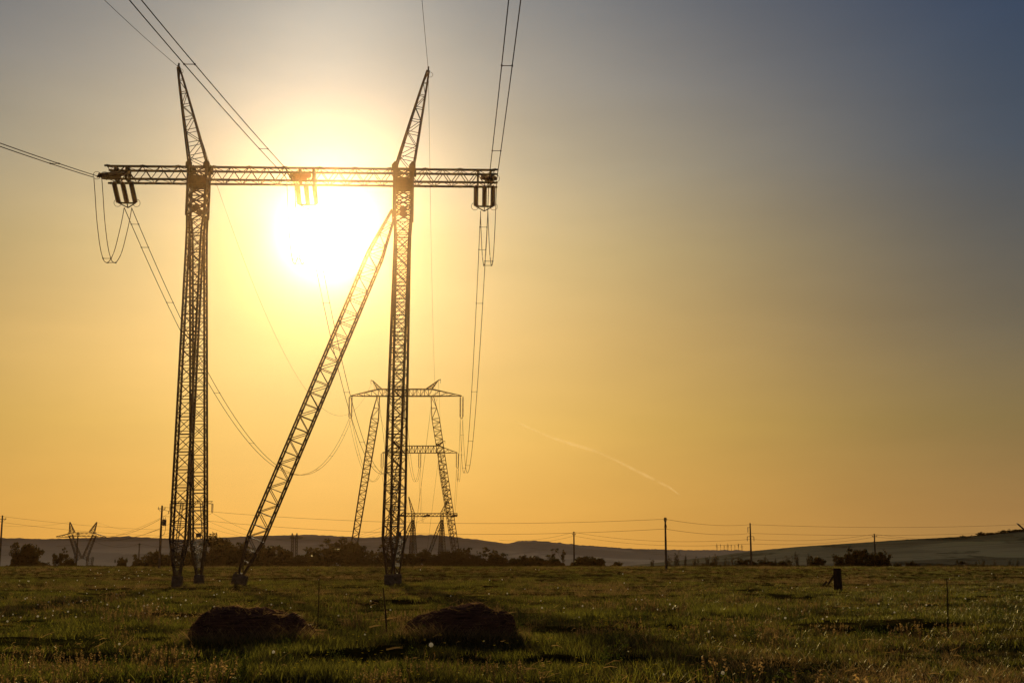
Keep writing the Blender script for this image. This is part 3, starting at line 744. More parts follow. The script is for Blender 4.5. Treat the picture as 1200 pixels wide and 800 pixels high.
# ------------------------------------------------------------------ trees and bushes
def skeleton(mb, p, d, ln, r, depth, rg, tips, spread_=.6, up=.25, kids=3):
    n = 4; pts = [p]; rr = [r]
    for i in range(n):
        d = (d + Vector((rg.uniform(-1,1), rg.uniform(-1,1), rg.uniform(-.4,1)*up*2))*.16).normalized()
        p = p + d*ln/n; pts.append(p); rr.append(r*(1-.4*(i+1)/n))
    mb.tube(pts, rr, 5, False)
    if depth == 0: tips.append((p, d)); return
    tips.append((pts[2], d))
    for k in range(kids):
        ax = Vector((rg.uniform(-1,1), rg.uniform(-1,1), rg.uniform(-.2,.8)))
        nd = (d + ax*spread_*1.3 + UP*up).normalized()
        st_ = pts[rg.choice([2,3,4])]
        skeleton(mb, st_, nd, ln*rg.uniform(.6,.85), rr[-1]*.7, depth-1, rg, tips, spread_, up, kids)
def leaf_cloud(mb, c, rad, n, size, rg):
    for _ in range(n):
        v = Vector((rg.gauss(0,1), rg.gauss(0,1), rg.gauss(0,.8))); v = v.normalized()*rad*rg.random()**.45
        q = c + v; a = Vector((rg.uniform(-1,1), rg.uniform(-1,1), rg.uniform(-1,1))).normalized(); b = a.cross(Vector((rg.uniform(-1,1), rg.uniform(-1,1), rg.uniform(-1,1)))).normalized()
        s = size*rg.uniform(.6,1.3); mb.add([q - a*s, q + b*s*.45, q + a*s, q - b*s*.45], [(0,1,2,3)])
def tree_proto(kind, seed):
    """unit tree: height about 1, width about 1; returned with children trunk, crown"""
    rg = random.Random(seed); rt_ = empty('tree', (0,0,0)); tr, cr = MB(), MB(); tips = []
    if kind == 'bush':
        for k in range(7):
            a = rg.uniform(0, 6.28); skeleton(tr, Vector((math.cos(a)*.12*rg.random(), math.sin(a)*.12, -.05)), Vector((math.cos(a)*.75, math.sin(a)*.75, 1)).normalized(), .34, .016, 2, rg, tips, .55, .15)
        for p, d in tips:
            if rg.random() < .5: leaf_cloud(cr, p, .085*rg.uniform(.6,1.4), 34, .04, rg)
        for _ in range(110):
            a = rg.uniform(0, 6.28); r_ = rg.random()**.5*.5; h = .03 + .62*(1-(r_/.55)**2)*rg.random()
            leaf_cloud(cr, Vector((math.cos(a)*r_, math.sin(a)*r_, h)), .09, 40, .042, rg)
    elif kind == 'tree':
        skeleton(tr, Vector((0,0,-.05)), UP, .32, .035, 3, rg, tips, .62, .18)
        for p, d in tips:
            if rg.random() < .62: leaf_cloud(cr, p, .075*rg.uniform(.5,1.4), 30, .036, rg)
        for _ in range(46):
            a = rg.uniform(0, 6.28); r_ = rg.random()**.5*.38; leaf_cloud(cr, Vector((math.cos(a)*r_, math.sin(a)*r_, rg.uniform(.08,.62))), .1, 44, .04, rg)
    elif kind == 'airy':
        skeleton(tr, Vector((0,0,-.05)), UP, .34, .022, 3, rg, tips, .5, .3)
        for p, d in tips:
            if rg.random() < .45: leaf_cloud(cr, p, .05*rg.uniform(.5,1.5), 22, .032, rg)
    else:   # bare
        [skeleton(tr, Vector((q_*.12,0,-.05)), UP, .36, .03, 3, rg, tips, .38, .5) for q_ in (-1, 0, 1)]
        for p, d in tips:
            if rg.random() < .5: leaf_cloud(cr, p, .05, 10, .02, rg)
    # normalise to unit height and width
    allv = np.array(tr.v + cr.v); mnz, mxz = 0, np.percentile(allv[:,2], 98.5); w = max(np.percentile(np.abs(allv[:,0]), 99), np.percentile(np.abs(allv[:,1]), 99))*2
    sc = (1/w, 1/w, 1/mxz)
    for q in (tr, cr): q.v = [(a*sc[0], b_*sc[1], c*sc[2]) for a, b_, c in q.v]
    tr.build('trunk', M['bark'], rt_); cr.build('crown', M['foliage'] if seed % 2 else M['foliage_b'], rt_)
    return rt_
protos = {k: [tree_proto(k, s) for s in ss] for k, ss in {'bush': (1,2,3,4), 'tree': (5,6,7), 'airy': (8,9,11), 'bare': (10,12,13)}.items()}
used = set(); trng = random.Random(21)
def plant(kind, px, w, top, Y, label, group=None, name=None, base=None):
    pr = trng.choice(protos[kind])
    if id(pr) not in used: used.add(id(pr)); o = pr
    else: o = copy_tree(pr)
    top -= 2.6 if (kind in ('bush', 'tree') and 240 < px < 430) else 0; t = P(px, top, Y); g = (gz(t.x, Y) - .15) if base is None else base
    o.location = (t.x, Y, g); W = w/F*Y*(1.22 if kind in ('bush', 'tree') and px < 720 and px > 170 else 1); o.scale = (W, W*trng.uniform(.8,1.1), t.z-g); o.rotation_euler = (0,0,trng.uniform(0,6.28))
    # Blender applies scale before rotation: fine, x and y scales are nearly equal
    o.name = name or {'bush':'bush','tree':'tree','airy':'sapling','bare':'bare_tree'}[kind]
    tag(o, label, {'bush':'bush'}.get(kind,'tree'), group)
    return o
plant('bush', 31, 36, 638.5, 272, 'broad rounded dark bush standing alone at the far left edge of the field')
plant('tree', 72, 19, 643.5, 274, 'small leaning dark tree just left of the cat head pylon')
plant('bush', 84, 14, 655, 276, 'low scrubby bush at the foot of the cat head pylon')
plant('bush', 52, 12, 659, 276, 'tiny low bush between the two leftmost trees')
plant('bush', 143, 17, 654, 274, 'small round bush left of the short thin utility pole')
plant('bush', 163, 18, 655.5, 276, 'small bush at the foot of the short thin utility pole')
plant('bush', 186, 34, 647.5, 272, 'wide dark bush behind the transformer pole')
G1 = 'trees and bushes between the left legs and the diagonal strut'
plant('tree', 216, 28, 640, 285, 'dark tree seen between the two left legs of the nearest pylon')
plant('bush', 232, 26, 650, 270, 'low bush behind the right hand one of the two left legs')
plant('tree', 252, 32, 632, 282, 'tallest leafy tree just right of the left legs')
plant('bush', 268, 36, 641, 272, 'broad bush left of the diagonal strut foot')
plant('bush', 286, 28, 645, 275, 'dark bush directly behind the diagonal strut foot')
plant('bush', 305, 26, 650, 272, 'low bush just right of the diagonal strut foot')
plant('bush', 322, 40, 643, 275, 'wide dark bush left of the small twin column pylon')
plant('bush', 352, 28, 653.5, 270, 'lowest bush in front of the small twin column pylon')
plant('bush', 368, 24, 649, 278, 'dark bush right of the small twin column pylon')
plant('tree', 384, 44, 637.5, 276, 'big round dark tree midway between the strut foot and the right mast')
plant('tree', 404, 34, 636.5, 284, 'tall airy topped tree left of the second pylon leg')
plant('bush', 421, 30, 644, 272, 'dark bush at the foot of the second pylon left leg')
plant('tree', 444, 22, 641, 280, 'narrow tree directly left of the right mast')
plant('bush', 434, 20, 655, 268, 'low bush left of the right mast foot')
plant('bush', 458, 22, 652, 276, 'bush hidden behind the right mast')
plant('bush', 479, 26, 649, 270, 'bush just right of the right mast foot')
plant('tree', 497, 26, 645.5, 276, 'dark tree in front of the fourth pylon left legs')
plant('bush', 514, 26, 652, 270, 'low bush in front of the fourth pylon right legs')
plant('bush', 531, 38, 646, 272, 'broad dense bush at the foot of the second pylon right leg')
plant('airy', 549, 22, 642, 277, 'open crowned small tree right of the second pylon right leg', name='tree')
plant('bush', 557, 22, 651, 274, 'low bush in the gap between two open crowned trees')
plant('airy', 571, 26, 641.5, 277, 'second open crowned small tree farther right of the second pylon', name='tree')
plant('bush', 584, 24, 649.5, 274, 'bush right of the open crowned trees')
G2 = 'low bushes in the right part of the central tree row'
for x, w, tp_, lb in ((603,20,655,'low bush at the start of the thinning hedge'), (614,18,652,'slightly peaked low bush in the thinning hedge'), (628,32,653.5,'long low dark bush left of the leafy saplings'), (652,22,655,'low bush below the two leafy saplings'), (683,24,653,'dark bush right of the pole by the saplings'), (698,22,654,'last dark bush ending the central tree row')):
    plant('bush', x, w, tp_, 272+trng.uniform(-3,3), lb, G2)
plant('airy', 647, 16, 643.5, 276, 'left one of two thin leafy saplings near the utility pole')
plant('airy', 660, 16, 643, 278, 'right one of two thin leafy saplings near the utility pole')
plant('bush', 722, 18, 658.5, 280, 'tiny low bush alone on the field edge past the tree row')
Gb = 'bare trees in the row on the right'
for i, (x, w, tp_) in enumerate(((764,8,655),(783,10,652),(793,14,647),(803,9,651),(815,9,653),(829,8,652),(838,10,650),(851,8,653),(862,12,652),(896,10,652),(909,9,655),(921,12,652),(934,14,648),(946,12,650),(957,10,653))):
    lab = 'thin bare tree between the tallest right pole and the hooked bracket pole' if x < 879 else 'thin bare tree between the hooked bracket pole and the large dark clump'
    plant('bare', x, w, tp_, 330+trng.uniform(-15,15), lab, Gb if x < 879 else 'bare trees right of the hooked bracket pole')
plant('bush', 832, 20, 660, 300, 'very low scrub bush left of the hooked bracket pole')
plant('bush', 876, 26, 656, 296, 'rounded bush at the foot of the hooked bracket pole')
plant('bush', 897, 26, 657.5, 298, 'low flat dark bush right of the hooked bracket pole')
plant('bush', 918, 22, 657.5, 302, 'low dark bush among the bare trees')
plant('bush', 957, 20, 653, 300, 'dark bush with upright twigs left of the large dark clump')
plant('bush', 990, 34, 650, 296, 'left third of the large dark clump of bushes on the right')
plant('bush', 1008, 36, 645, 302, 'tallest middle bush of the large dark clump on the right')
plant('bush', 1030, 32, 648, 298, 'right third of the large dark clump of bushes')
plant('bush', 1052, 12, 660, 300, 'tiny bush just right of the large dark clump')
plant('bush', 1067, 16, 658.5, 300, 'small round bush left of the white speck of a shed')
plant('bush', 1089, 12, 661, 300, 'tiny flat bush between the two sheds')
plant('bush', 1101, 12, 660.5, 300, 'tiny bush immediately left of the dark roofed shed')
plant('bush', 1126, 12, 657.5, 304, 'upright bush behind the dark roofed shed')
for x, w, tp_ in ((1145,6,656.5),(1152,8,655),(1166,7,656),(1184,9,655),(1192,8,655.5)):
    plant('bare', x, w, tp_, 340, 'faint thin tree in the far row near the right edge', 'thin trees near the right edge')
# ridge trees on the right hill and poplars on the saddle
for i, (x, w, y, tp_) in enumerate(((1128,9,630,627.5),(1140,8,629,627),(1150,11,628,623.5),(1159,10,627,624),(1168,12,625.5,622.5),(1176,10,624,621),(1184,11,623,620),(1193,12,622,620),(1204,14,620,617.5),(1222,22,618,614),(1242,22,617,612))):
    plant('tree', x, w, tp_, 1390, 'dark tree in the row along the crest of the right hillside', 'trees along the crest of the right hillside', base=CAM.z + (661-y-3)/F*1390)
for i in range(8):
    x = 840 + i*4.2
    plant('bare', x, 2.4, 636.5+(i % 3)*.9, 1800, 'tiny upright poplar in the short row on the distant saddle', 'tiny poplars on the distant saddle', name='poplar', base=CAM.z + (661-645)/F*1800)
for x, y, s_ in ((1075, 661, 'white'), (1127, 662.5, 'dark')):   # sheds
    c = P(x, y, 300); g = gz(c.x, 300); rt_ = empty('shed', Vector((c.x, 300, g)))
    tag(rt_, 'tiny pale walled shed between low bushes on the right' if s_ == 'white' else 'small dark roofed shed with a pale end wall near the right', 'shed')
    w, h, d = (1.0, .9, 2) if s_ == 'white' else (2.6, .9, 2.4)
    m_ = MB(); m_.block((c.x, 300, g+h/2), (w, d, h)); m_.build('wall', M['wall'] if s_ == 'white' else M['roof'], rt_)
    m_ = MB(); z = g+h+.003
    vs = [Vector((c.x-w*.6, 300-d*.6, z)), Vector((c.x+w*.6, 300-d*.6, z)), Vector((c.x+w*.6, 300+d*.6, z)), Vector((c.x-w*.6, 300+d*.6, z)), Vector((c.x-w*.6, 300, z+.6)), Vector((c.x+w*.6, 300, z+.6))]
    m_.add(vs, [(0,1,5,4), (2,3,4,5), (0,4,3), (1,2,5), (3,2,1,0)]); m_.build('roof', M['roof'], rt_)
for pl_ in protos.values():        # a proto that was never planted is removed
    for o in pl_:
        if id(o) not in used:
            for c in list(o.children): bpy.data.objects.remove(c)
            bpy.data.objects.remove(o)

# ------------------------------------------------------------------ old hay bales
def bale(px_prof, Y, label, name, depth, seed):
    pts = [(P(x, y, Y)) for x, y in px_prof]; xs = [p.x for p in pts]; hs = [(p.x, p.z) for p in pts]
    x0, x1 = xs[0], xs[-1]; n = 90; m = 28; vs = []; fs = []; cx = (x0+x1)/2; g = gz(cx, Y)
    for i in range(n+1):
        x = x0 + (x1-x0)*i/n; top = interp(hs, x) - g; u = abs(2*i/n-1); dp = depth*(1-u**5)**.5*.5 + .02
        for j in range(m+1):
            a = math.pi*j/m; cc, ss = math.cos(a), math.sin(a)
            yy = Y + dp*math.copysign(abs(cc)**.7, cc) ; zz = g - .12 + (top+.12)*abs(ss)**.62
            nn = noise.noise(Vector((x*3+seed, yy*3, zz*6)))*.05 + noise.noise(Vector((x*1.2+seed, yy*9, zz*22)))*.035 + noise.noise(Vector((x*9+seed, yy*11, zz*16)))*.02
            nn += .10*noise.noise(Vector((x*2.3+seed*5, yy*1.5, 1.)))*ss + (.07*noise.noise(Vector((x*6+seed, 2., zz*4))) if seed == 3 else 0)
            vs.append((x + nn*.3, yy - nn*cc*-1, zz + nn*ss))
    for i in range(n):
        for j in range(m):
            a = i*(m+1)+j; fs.append((a, a+m+1, a+m+2, a+1))
    fs.append(tuple(range(m+1))[::-1]); fs.append(tuple(range(n*(m+1), (n+1)*(m+1))))
    rt_ = empty(name, Vector((cx, Y, g))); tag(rt_, label, 'hay bale', 'old slumped hay bales')
    b_ = MB(); b_.add(vs, fs); b_.build('packed_hay', M['hay'], rt_, smooth=True)
    rg = random.Random(seed); s_ = MB()
    for _ in range(900):
        i = rg.randrange(2, n-1); j = rg.randrange(1, m); v = Vector(vs[i*(m+1)+j]); d = Vector((rg.gauss(0,1), rg.gauss(0,.7), rg.gauss(.25,.45))).normalized(); l_ = rg.uniform(.05,.2)
        w_ = d.cross(Vector((rg.gauss(0,1), rg.gauss(0,1), rg.gauss(0,1)))).normalized()*.004
        s_.add([v-w_, v+w_, v+d*l_+w_*.4, v+d*l_-w_*.4], [(0,1,2,3)])
    s_.build('loose_straw', M['straw_dull'], rt_)
bale([(220,744),(229,727),(240,719),(252,713),(262,712),(285,714),(300,713.5),(330,716.5),(345,718.5),(356,725),(364,733),(374,744)], 25.6, 'dark slumped hay bale with a blocky left end, left of the two in the foreground', 'hay_bale', 1.3, 3)
bale([(468,744),(478,730),(490,722),(502,718),(528,711),(545,708.5),(562,708.5),(572,712.5),(590,716),(599,720),(604,732),(607,745)], 26.0, 'dark smooth rounded hay bale with layered streaks, right of the two in the foreground', 'hay_bale', 1.3, 8)

# ------------------------------------------------------------------ stakes, post, straw
def stake(px, yt, yb, r, label, lean=0):
    Yg = 1.6*F/((yb-661))*.985
    for _ in range(6):
        p = P(px, yb, Yg); Yg = (1.6 - gz(p.x, Yg))*F/(yb-661)*.985
    p = P(px, yb, Yg); t = P(px+lean, yt, Yg); g = gz(p.x, Yg); m_ = MB()
    m_.tube([Vector((p.x, Yg, g-.1)), Vector((p.x*.5+t.x*.5+.01, Yg, (g+t.z)/2)), t], [r*1.1, r, r*.85], 7)
    o = m_.build('stake', M['wood'], None, origin=(p.x, Yg, g)); tag(o, label, 'stake'); return Yg
stake(372, 675, 735, .012, 'thin wooden stake standing between the two hay bales, nearer the left one', 2)
stake(454, 688, 741, .017, 'thin leaning wooden stake just left of the right hay bale', -5)
stake(1110.5, 677, 742, .014, 'thin upright stake alone in the grass near the right edge', -1)
Yp = 1.6*F/(691-661)*.985; pp = P(982, 691, Yp); g = gz(pp.x, Yp)
rt_ = empty('gatepost', Vector((pp.x, Yp, g))); tag(rt_, 'short stout dark post with a leaning broken brace on the right side of the field', 'post')
m_ = MB(); tt = P(981, 665.5, Yp); w = .34
m_.tube([Vector((pp.x+.03, Yp, g-.1)), Vector((pp.x, Yp, (g+tt.z)/2)), Vector((tt.x, Yp, tt.z))], [.26, .25, .23], 7); m_.build('post', M['wood'], rt_)
m_ = MB(); m_.tube([P(970, 685, Yp), P(974, 679, Yp), P(977.5, 673, Yp+.1)], [.04, .07, .05], 6)
m_.tube([P(964, 686, Yp), P(969, 681, Yp)], [.04, .08], 6); m_.build('brace', M['wood'], rt_)
# blade of the thing cut by the right edge of the photo: an inclined beam on a ridge
bY = 900.; m_ = MB(); a_, b_ = P(1192.5, 613.5, bY), P(1216, 634, bY)
rt_ = empty('leaning_mast', Vector((b_.x, bY, b_.z))); tag(rt_, 'short dark inclined mast cut off by the right edge above the hillside', 'mast')
m_.tube([a_, a_.lerp(b_, .5), b_], [.55, .6, .65], 8); m_.build('mast', M['steel_far'], rt_)
m_ = MB(); m_.bar(a_ + Vector((-.7,0,.5)), a_ + Vector((.7,0,-.5)), .4); m_.build('mast_head', M['steel_far'], rt_)

# ------------------------------------------------------------------ grass (uncountable: instanced)
proto_col = bpy.data.collections.new('grass_clumps')
def blade(mb, x, y, h, w, rg, lean=.5, segs=3):
    a = rg.uniform(0, 6.28); b_ = rg.uniform(0, 6.28); k = lean*h*rg.uniform(.2,1.2); dx, dy = math.cos(b_)*k, math.sin(b_)*k; wx, wy = math.cos(a)*w/2, math.sin(a)*w/2
    vs = []
    for i in range(segs):
        t = i/segs; q = (x+dx*t*t, y+dy*t*t, h*t*(1-.12*t*lean)); f = 1-t*.55
        vs += [(q[0]-wx*f, q[1]-wy*f, q[2]-.02), (q[0]+wx*f, q[1]+wy*f, q[2]-.02)]
    vs.append((x+dx, y+dy, h*(1-.15*lean)))
    fs = [(2*i, 2*i+1, 2*i+3, 2*i+2) for i in range(segs-1)] + [(2*segs-2, 2*segs-1, 2*segs)]
    mb.add(vs, fs)
def clump(name, seed, n, rad, hmin, hmax, w, m, lean):
    rg = random.Random(seed); b_ = MB()
    for _ in range(n):
        r_ = rad*rg.random()**.6; a = rg.uniform(0, 6.28); blade(b_, r_*math.cos(a), r_*math.sin(a), rg.uniform(hmin, hmax)*(1-.3*r_/rad), w*rg.uniform(.6,1.4), rg, lean)
    me = bpy.data.meshes.new(name); me.from_pydata(b_.v, [], b_.f); me.materials.append(m); o = bpy.data.objects.new(name, me); proto_col.objects.link(o)
for i in range(3): clump('a_grass_tuft_%d' % i, 50+i, 75, .24, .06, .2, .008, M['grass'], .6)
for i in range(2): clump('b_grass_tuft_%d' % i, 60+i, 60, .26, .05, .17, .008, M['grass_b'], .9)
for i in range(2): clump('c_straw_tuft_%d' % i, 70+i, 26, .22, .12, .36, .006, M['straw_dull'], 1.1)
def weed(name, seed):
    rg = random.Random(seed); b_ = MB()
    for _ in range(5):
        a = rg.uniform(0,6.28); x, y = rg.uniform(-.1,.1), rg.uniform(-.1,.1); h = rg.uniform(.18,.42)
        b_.tube([(x,y,0),(x+.03*math.cos(a),y+.03*math.sin(a),h*.5),(x+.07*math.cos(a),y+.07*math.sin(a),h)], [.004,.003,.002], 3)
        for k in range(12):
            t = rg.uniform(.15,1); leaf_cloud(b_, Vector((x+.07*t*math.cos(a), y+.07*t*math.sin(a), h*t)), .05, 3, .014, rg)
    me = bpy.data.meshes.new(name); me.from_pydata(b_.v, [], b_.f); me.materials.append(M['weed']); proto_col.objects.link(bpy.data.objects.new(name, me))
def seedstalks(name, seed):
    rg = random.Random(seed); b_ = MB()
    for _ in range(16):
        x, y = rg.gauss(0,.13), rg.gauss(0,.13); h = rg.uniform(.16,.36); lx, ly = rg.gauss(.03,.05), rg.gauss(0,.05); tx, ty = x+lx, y+ly
        b_.tube([(x,y,0),(x+lx*.4,y+ly*.4,h*.55),(tx,ty,h)], [.0028,.0022,.0015], 3, False)
        for k in range(9): leaf_cloud(b_, Vector((tx+lx*.02*k, ty, h-.008*k)), .009, 1, .011, rg)
    me = bpy.data.meshes.new(name); me.from_pydata(b_.v, [], b_.f); me.materials.append(M['straw']); proto_col.objects.link(bpy.data.objects.new(name, me))
seedstalks('e_seed_stalks_0', 91); seedstalks('e_seed_stalks_1', 92)
weed('d_weed_0', 80); weed('d_weed_1', 81)
NPROTO = 9
grg = random.Random(99); gp, gs, gr, gi = [], [], [], []
def dens(Y): return 34*(20/max(Y, 15))**1.5
Yv = 9.
tot = 0
while Yv < 262:
    dY = max(.5, Yv*.03); Wd = (.46*Yv + 5)*2; n = int(Wd*dY*dens(Yv))
    for _ in range(n):
        y = Yv + grg.random()*dY; x = grg.uniform(-Wd/2, Wd/2)
        pn = 1.35*noise.noise(Vector((x*.35, y*.2, 0))); pn2 = noise.noise(Vector((x*.08, y*.05, 4.))); pn3 = noise.noise(Vector((x*1.1, y*.9, 8.)))
        if pn3 < -.16 and grg.random() < .8: continue
        if noise.noise(Vector((x*.28, y*.16, 40.))) < -.3 and grg.random() < .85: continue
        g = gz(x, y); s = (.62+.6*grg.random()+.55*pn)*max(1, (y/24))**.42
        if y < 30: s *= 1 + .35*(30-y)/15
        if y > 60: s *= .8
        if y > 120: s *= .75
        rr = grg.random()*.9 + pn2*.6 + (min(y,110)-30)*.0035 - .12
        k = grg.choice([0,1,2]) if rr < .52 else (grg.choice([3,4]) if rr < .9 else grg.choice([5,6]))
        if grg.random() < .012 and y < 45: k = grg.choice([7,8])
        if y < 55 and noise.noise(Vector((x*.22, y*.16, 60.))) > .0 and grg.random() < .04: k = grg.choice([9,10])
        gp.append((x, y, g-.015)); gs.append(max(.35, s)); gr.append(grg.uniform(0, 6.28)); gi.append(k)
    Yv += dY
for (xa, xb, Yb) in ((215, 378, 25.6), (462, 612, 26.0)):
    for _ in range(620):
        px = grg.uniform(xa, xb); y = Yb + grg.choice([-1, -1, -1, 1])*grg.uniform(.55, 1.3); x = (px-600)/F*y*.985
        gp.append((x, y, gz(x, y)-.02)); gs.append(grg.uniform(.9, 2.1)); gr.append(grg.uniform(0, 6.28)); gi.append(grg.choice([0,1,2,3,4,5,6]))
print('grass clumps', len(gp))
def scatter(name, pts, sc, rot, idx, coll, label, cat):
    me = bpy.data.meshes.new(name); me.from_pydata(pts, [], [])
    for nm, data, ty in (('sc', sc, 'FLOAT'), ('rz', rot, 'FLOAT'), ('ix', idx, 'INT')):
        at = me.attributes.new(nm, ty, 'POINT'); at.data.foreach_set('value', data)
    o = bpy.data.objects.new(name, me); COL.objects.link(o)
    ng = bpy.data.node_groups.new(name, 'GeometryNodeTree')
    ng.interface.new_socket('Geometry', in_out='INPUT', socket_type='NodeSocketGeometry'); ng.interface.new_socket('Geometry', in_out='OUTPUT', socket_type='NodeSocketGeometry')
    gi_ = ng.nodes.new('NodeGroupInput'); go = ng.nodes.new('NodeGroupOutput')
    ip = ng.nodes.new('GeometryNodeInstanceOnPoints'); ci = ng.nodes.new('GeometryNodeCollectionInfo')
    ci.inputs['Collection'].default_value = coll; ci.inputs['Separate Children'].default_value = True; ci.inputs['Reset Children'].default_value = True
    def na(nm, ty):
        n = ng.nodes.new('GeometryNodeInputNamedAttribute'); n.data_type = ty; n.inputs['Name'].default_value = nm; return n.outputs['Attribute']
    cx = ng.nodes.new('ShaderNodeCombineXYZ'); ng.links.new(na('rz', 'FLOAT'), cx.inputs[2])
    ng.links.new(gi_.outputs[0], ip.inputs['Points']); ng.links.new(ci.outputs[0], ip.inputs['Instance']); ip.inputs['Pick Instance'].default_value = True
    ng.links.new(na('ix', 'INT'), ip.inputs['Instance Index']); ng.links.new(na('sc', 'FLOAT'), ip.inputs['Scale'])
    er = ng.nodes.new('FunctionNodeEulerToRotation'); ng.links.new(cx.outputs[0], er.inputs[0]); ng.links.new(er.outputs[0], ip.inputs['Rotation'])
    ng.links.new(ip.outputs[0], go.inputs[0])
    md = o.modifiers.new('scatter', 'NODES'); md.node_group = ng
    tag(o, label, cat, kind='stuff'); return o
scatter('grass', gp, gs, gr, gi, proto_col, 'green and brown grass tufts covering the rough field', 'grass')
# lying dry straw: one uncountable litter
b_ = MB(); rg = random.Random(5)
for _ in range(1500):
    y = 15 + 75*rg.random()**1.6; x = rg.uniform(-(.42*y+2), .42*y+2)
    if noise.noise(Vector((x*.25, y*.25, 12.))) < -.05 and rg.random() < .8: continue
    a = rg.gauss(.3, 1.1); l_ = rg.uniform(.05,.2)*(1+y/70); z = gz(x, y) + rg.uniform(.05,.17); d = Vector((math.cos(a), math.sin(a), rg.gauss(.1,.4)))*l_; w_ = Vector((0, 0, .003*(1+y/45)))
    p = Vector((x, y, z)); q = p + d*.5 + Vector((0,0,rg.uniform(-.01,.03))); e = p + d
    b_.add([p-w_, p+w_, q+w_, q-w_, e+w_*.4, e-w_*.4], [(0,1,2,3), (3,2,4,5)])
for (x0_, y0_, x1_, y1_) in ((357,737.5,383,737.5),(361,740,380,742),(432,734,447,731.5),(449,725,466,722.5),(452,760,470,757.5),(480,771,490,770),(345,749,358,751),(345,704,358,705.5)):
    for k in range(3):
        Yg = 1.45*F/((y0_+y1_)/2-661); p, e = P(x0_+rg.uniform(-2,2), y0_+k*.5, Yg), P(x1_+rg.uniform(-2,2), y1_+k*.6, Yg+.2); w_ = Vector((0,0,.0055)); q = p.lerp(e,.5)+Vector((0,0,.01))
        b_.add([p-w_, p+w_, q+w_, q-w_, e+w_*.4, e-w_*.4], [(0,1,2,3), (3,2,4,5)])
o = b_.build('straw_litter', M['straw']); tag(o, 'pale dry straw stems lying through the grass', 'straw', kind='stuff')
# small yellow blossoms: uncountable specks
b_ = MB()
for _ in range(2600):
    y = 15 + 75*rg.random()**1.4; x = rg.uniform(-(.42*y+2), .42*y+2)
    if noise.noise(Vector((x*.15, y*.12, 22.))) < -.02: continue
    c = Vector((x, y, gz(x, y)+rg.uniform(.1,.24))); s = .014*(1+y/50)
    for k in range(5):
        a = k*1.2566+rg.random(); e = Vector((math.cos(a), math.sin(a), .35))*s; f_ = Vector((-math.sin(a), math.cos(a), 0))*s*.5
        b_.add([c, c+e*.7+f_, c+e*1.3, c+e*.7-f_], [(0,1,2,3)])
o = b_.build('blossoms', M['yellow']); tag(o, 'tiny yellow blossoms speckled through the grass', 'flowers', kind='stuff')
# dandelion clocks: countable
def dandelion(rg):
    rt_ = empty('dandelion', (0,0,0)); s_ = MB(); s_.tube([(0,0,-.4),(.005,0,-.1),(.01,0,.1),(.015,.005,.2)], [.004,.0035,.003,.0025], 5); s_.build('stem', M['weed'], rt_)
    h = MB(); c = Vector((.015,.005,.215))
    h.lathe(c - UP*.008, c + UP*.008, [(0,.003),(.5,.009),(1,.004)], 6)
    for i in range(150):
        z = 1-2*(i+.5)/150; a = i*2.39996; r_ = math.sqrt(1-z*z); d = Vector((r_*math.cos(a), r_*math.sin(a), z)); u = d.orthogonal().normalized(); v = d.cross(u)
        e = c + d*.03; h.add([c+u*.0006, c-u*.0006, e], [(0,1,2)])
        for k in range(3):
            b2 = k*2.094+a; w_ = (u*math.cos(b2)+v*math.sin(b2))*.011; w2 = (u*math.cos(b2+.5)+v*math.sin(b2+.5))*.011
            h.add([e, e+w_+d*.004, e+w2+d*.004], [(0,1,2)])
    h.build('seed_head', M['clock'], rt_); return rt_
dand = dandelion(rg); first = True
dd_ = random.Random(4)
dspots = [(505,755,1.25),(95,704,1),(119,701,1),(126,706,1),(71,683,1),(34,682,1),(23,681,1),(137,697,1),(186,700,1),(195,700,1),(184,711,1),(218,705,1),(179,702,1),(163,691,1),(9,723,1),(44,708,1),(30,700,1),(61,688,1),(86,701,1),(99,712,1),(118,674,.8),(162,681,.8),(57,704,1),(251,694,1),(262,693,1),(283,713,1),(312,690,1),(330,703,1),(341,706,1),(427,752,1),(528,697,1),(573,692,1),(661,713,1),(695,714,1),(830,738,1),(861,740,1),(964,721,1),(1064,690,1),(1131,701,1),(987,727,1),(912,711,1),(776,696,.9),(745,702,.9),(716,689,.9),(1170,687,.9),(1091,693,.9),(140,752,1),(40,770,1),(320,762,1),(848,791,1),(778,792,1),(962,790,1)] + [(dd_.gauss(130, 95) if i_ < 55 else dd_.uniform(0, 1200), 672 + 52*dd_.random()**1.5, 1) for i_ in range(150)]
for px, py, sz in dspots:
    Yg = 1.4*F/((py-661))
    p = P(px, py, Yg); g = gz(p.x, Yg)
    o = dand if first else copy_tree(dand)
    k = max(.9, (p.z-g)/.215) if p.z > g+.1 else .9
    k = min(k, 1.5)
    us = sz*(.85 if first else (.42+Yg/150)*dd_.uniform(.7,1.25)); hh = max(.08, min(.3, p.z-g)) if first else dd_.uniform(.1,.24)
    o.location = (p.x, Yg, g+hh-.215*us); o.scale = (us, us, us); o.rotation_euler = (0, 0, dd_.uniform(0, 6.28))
    if first: tag(o, 'largest white dandelion clock in front of the right hay bale', 'dandelion')
    else: tag(o, 'small bright dandelion clock dotted in the field grass', 'dandelion', 'dandelion clocks in the field')
    first = False
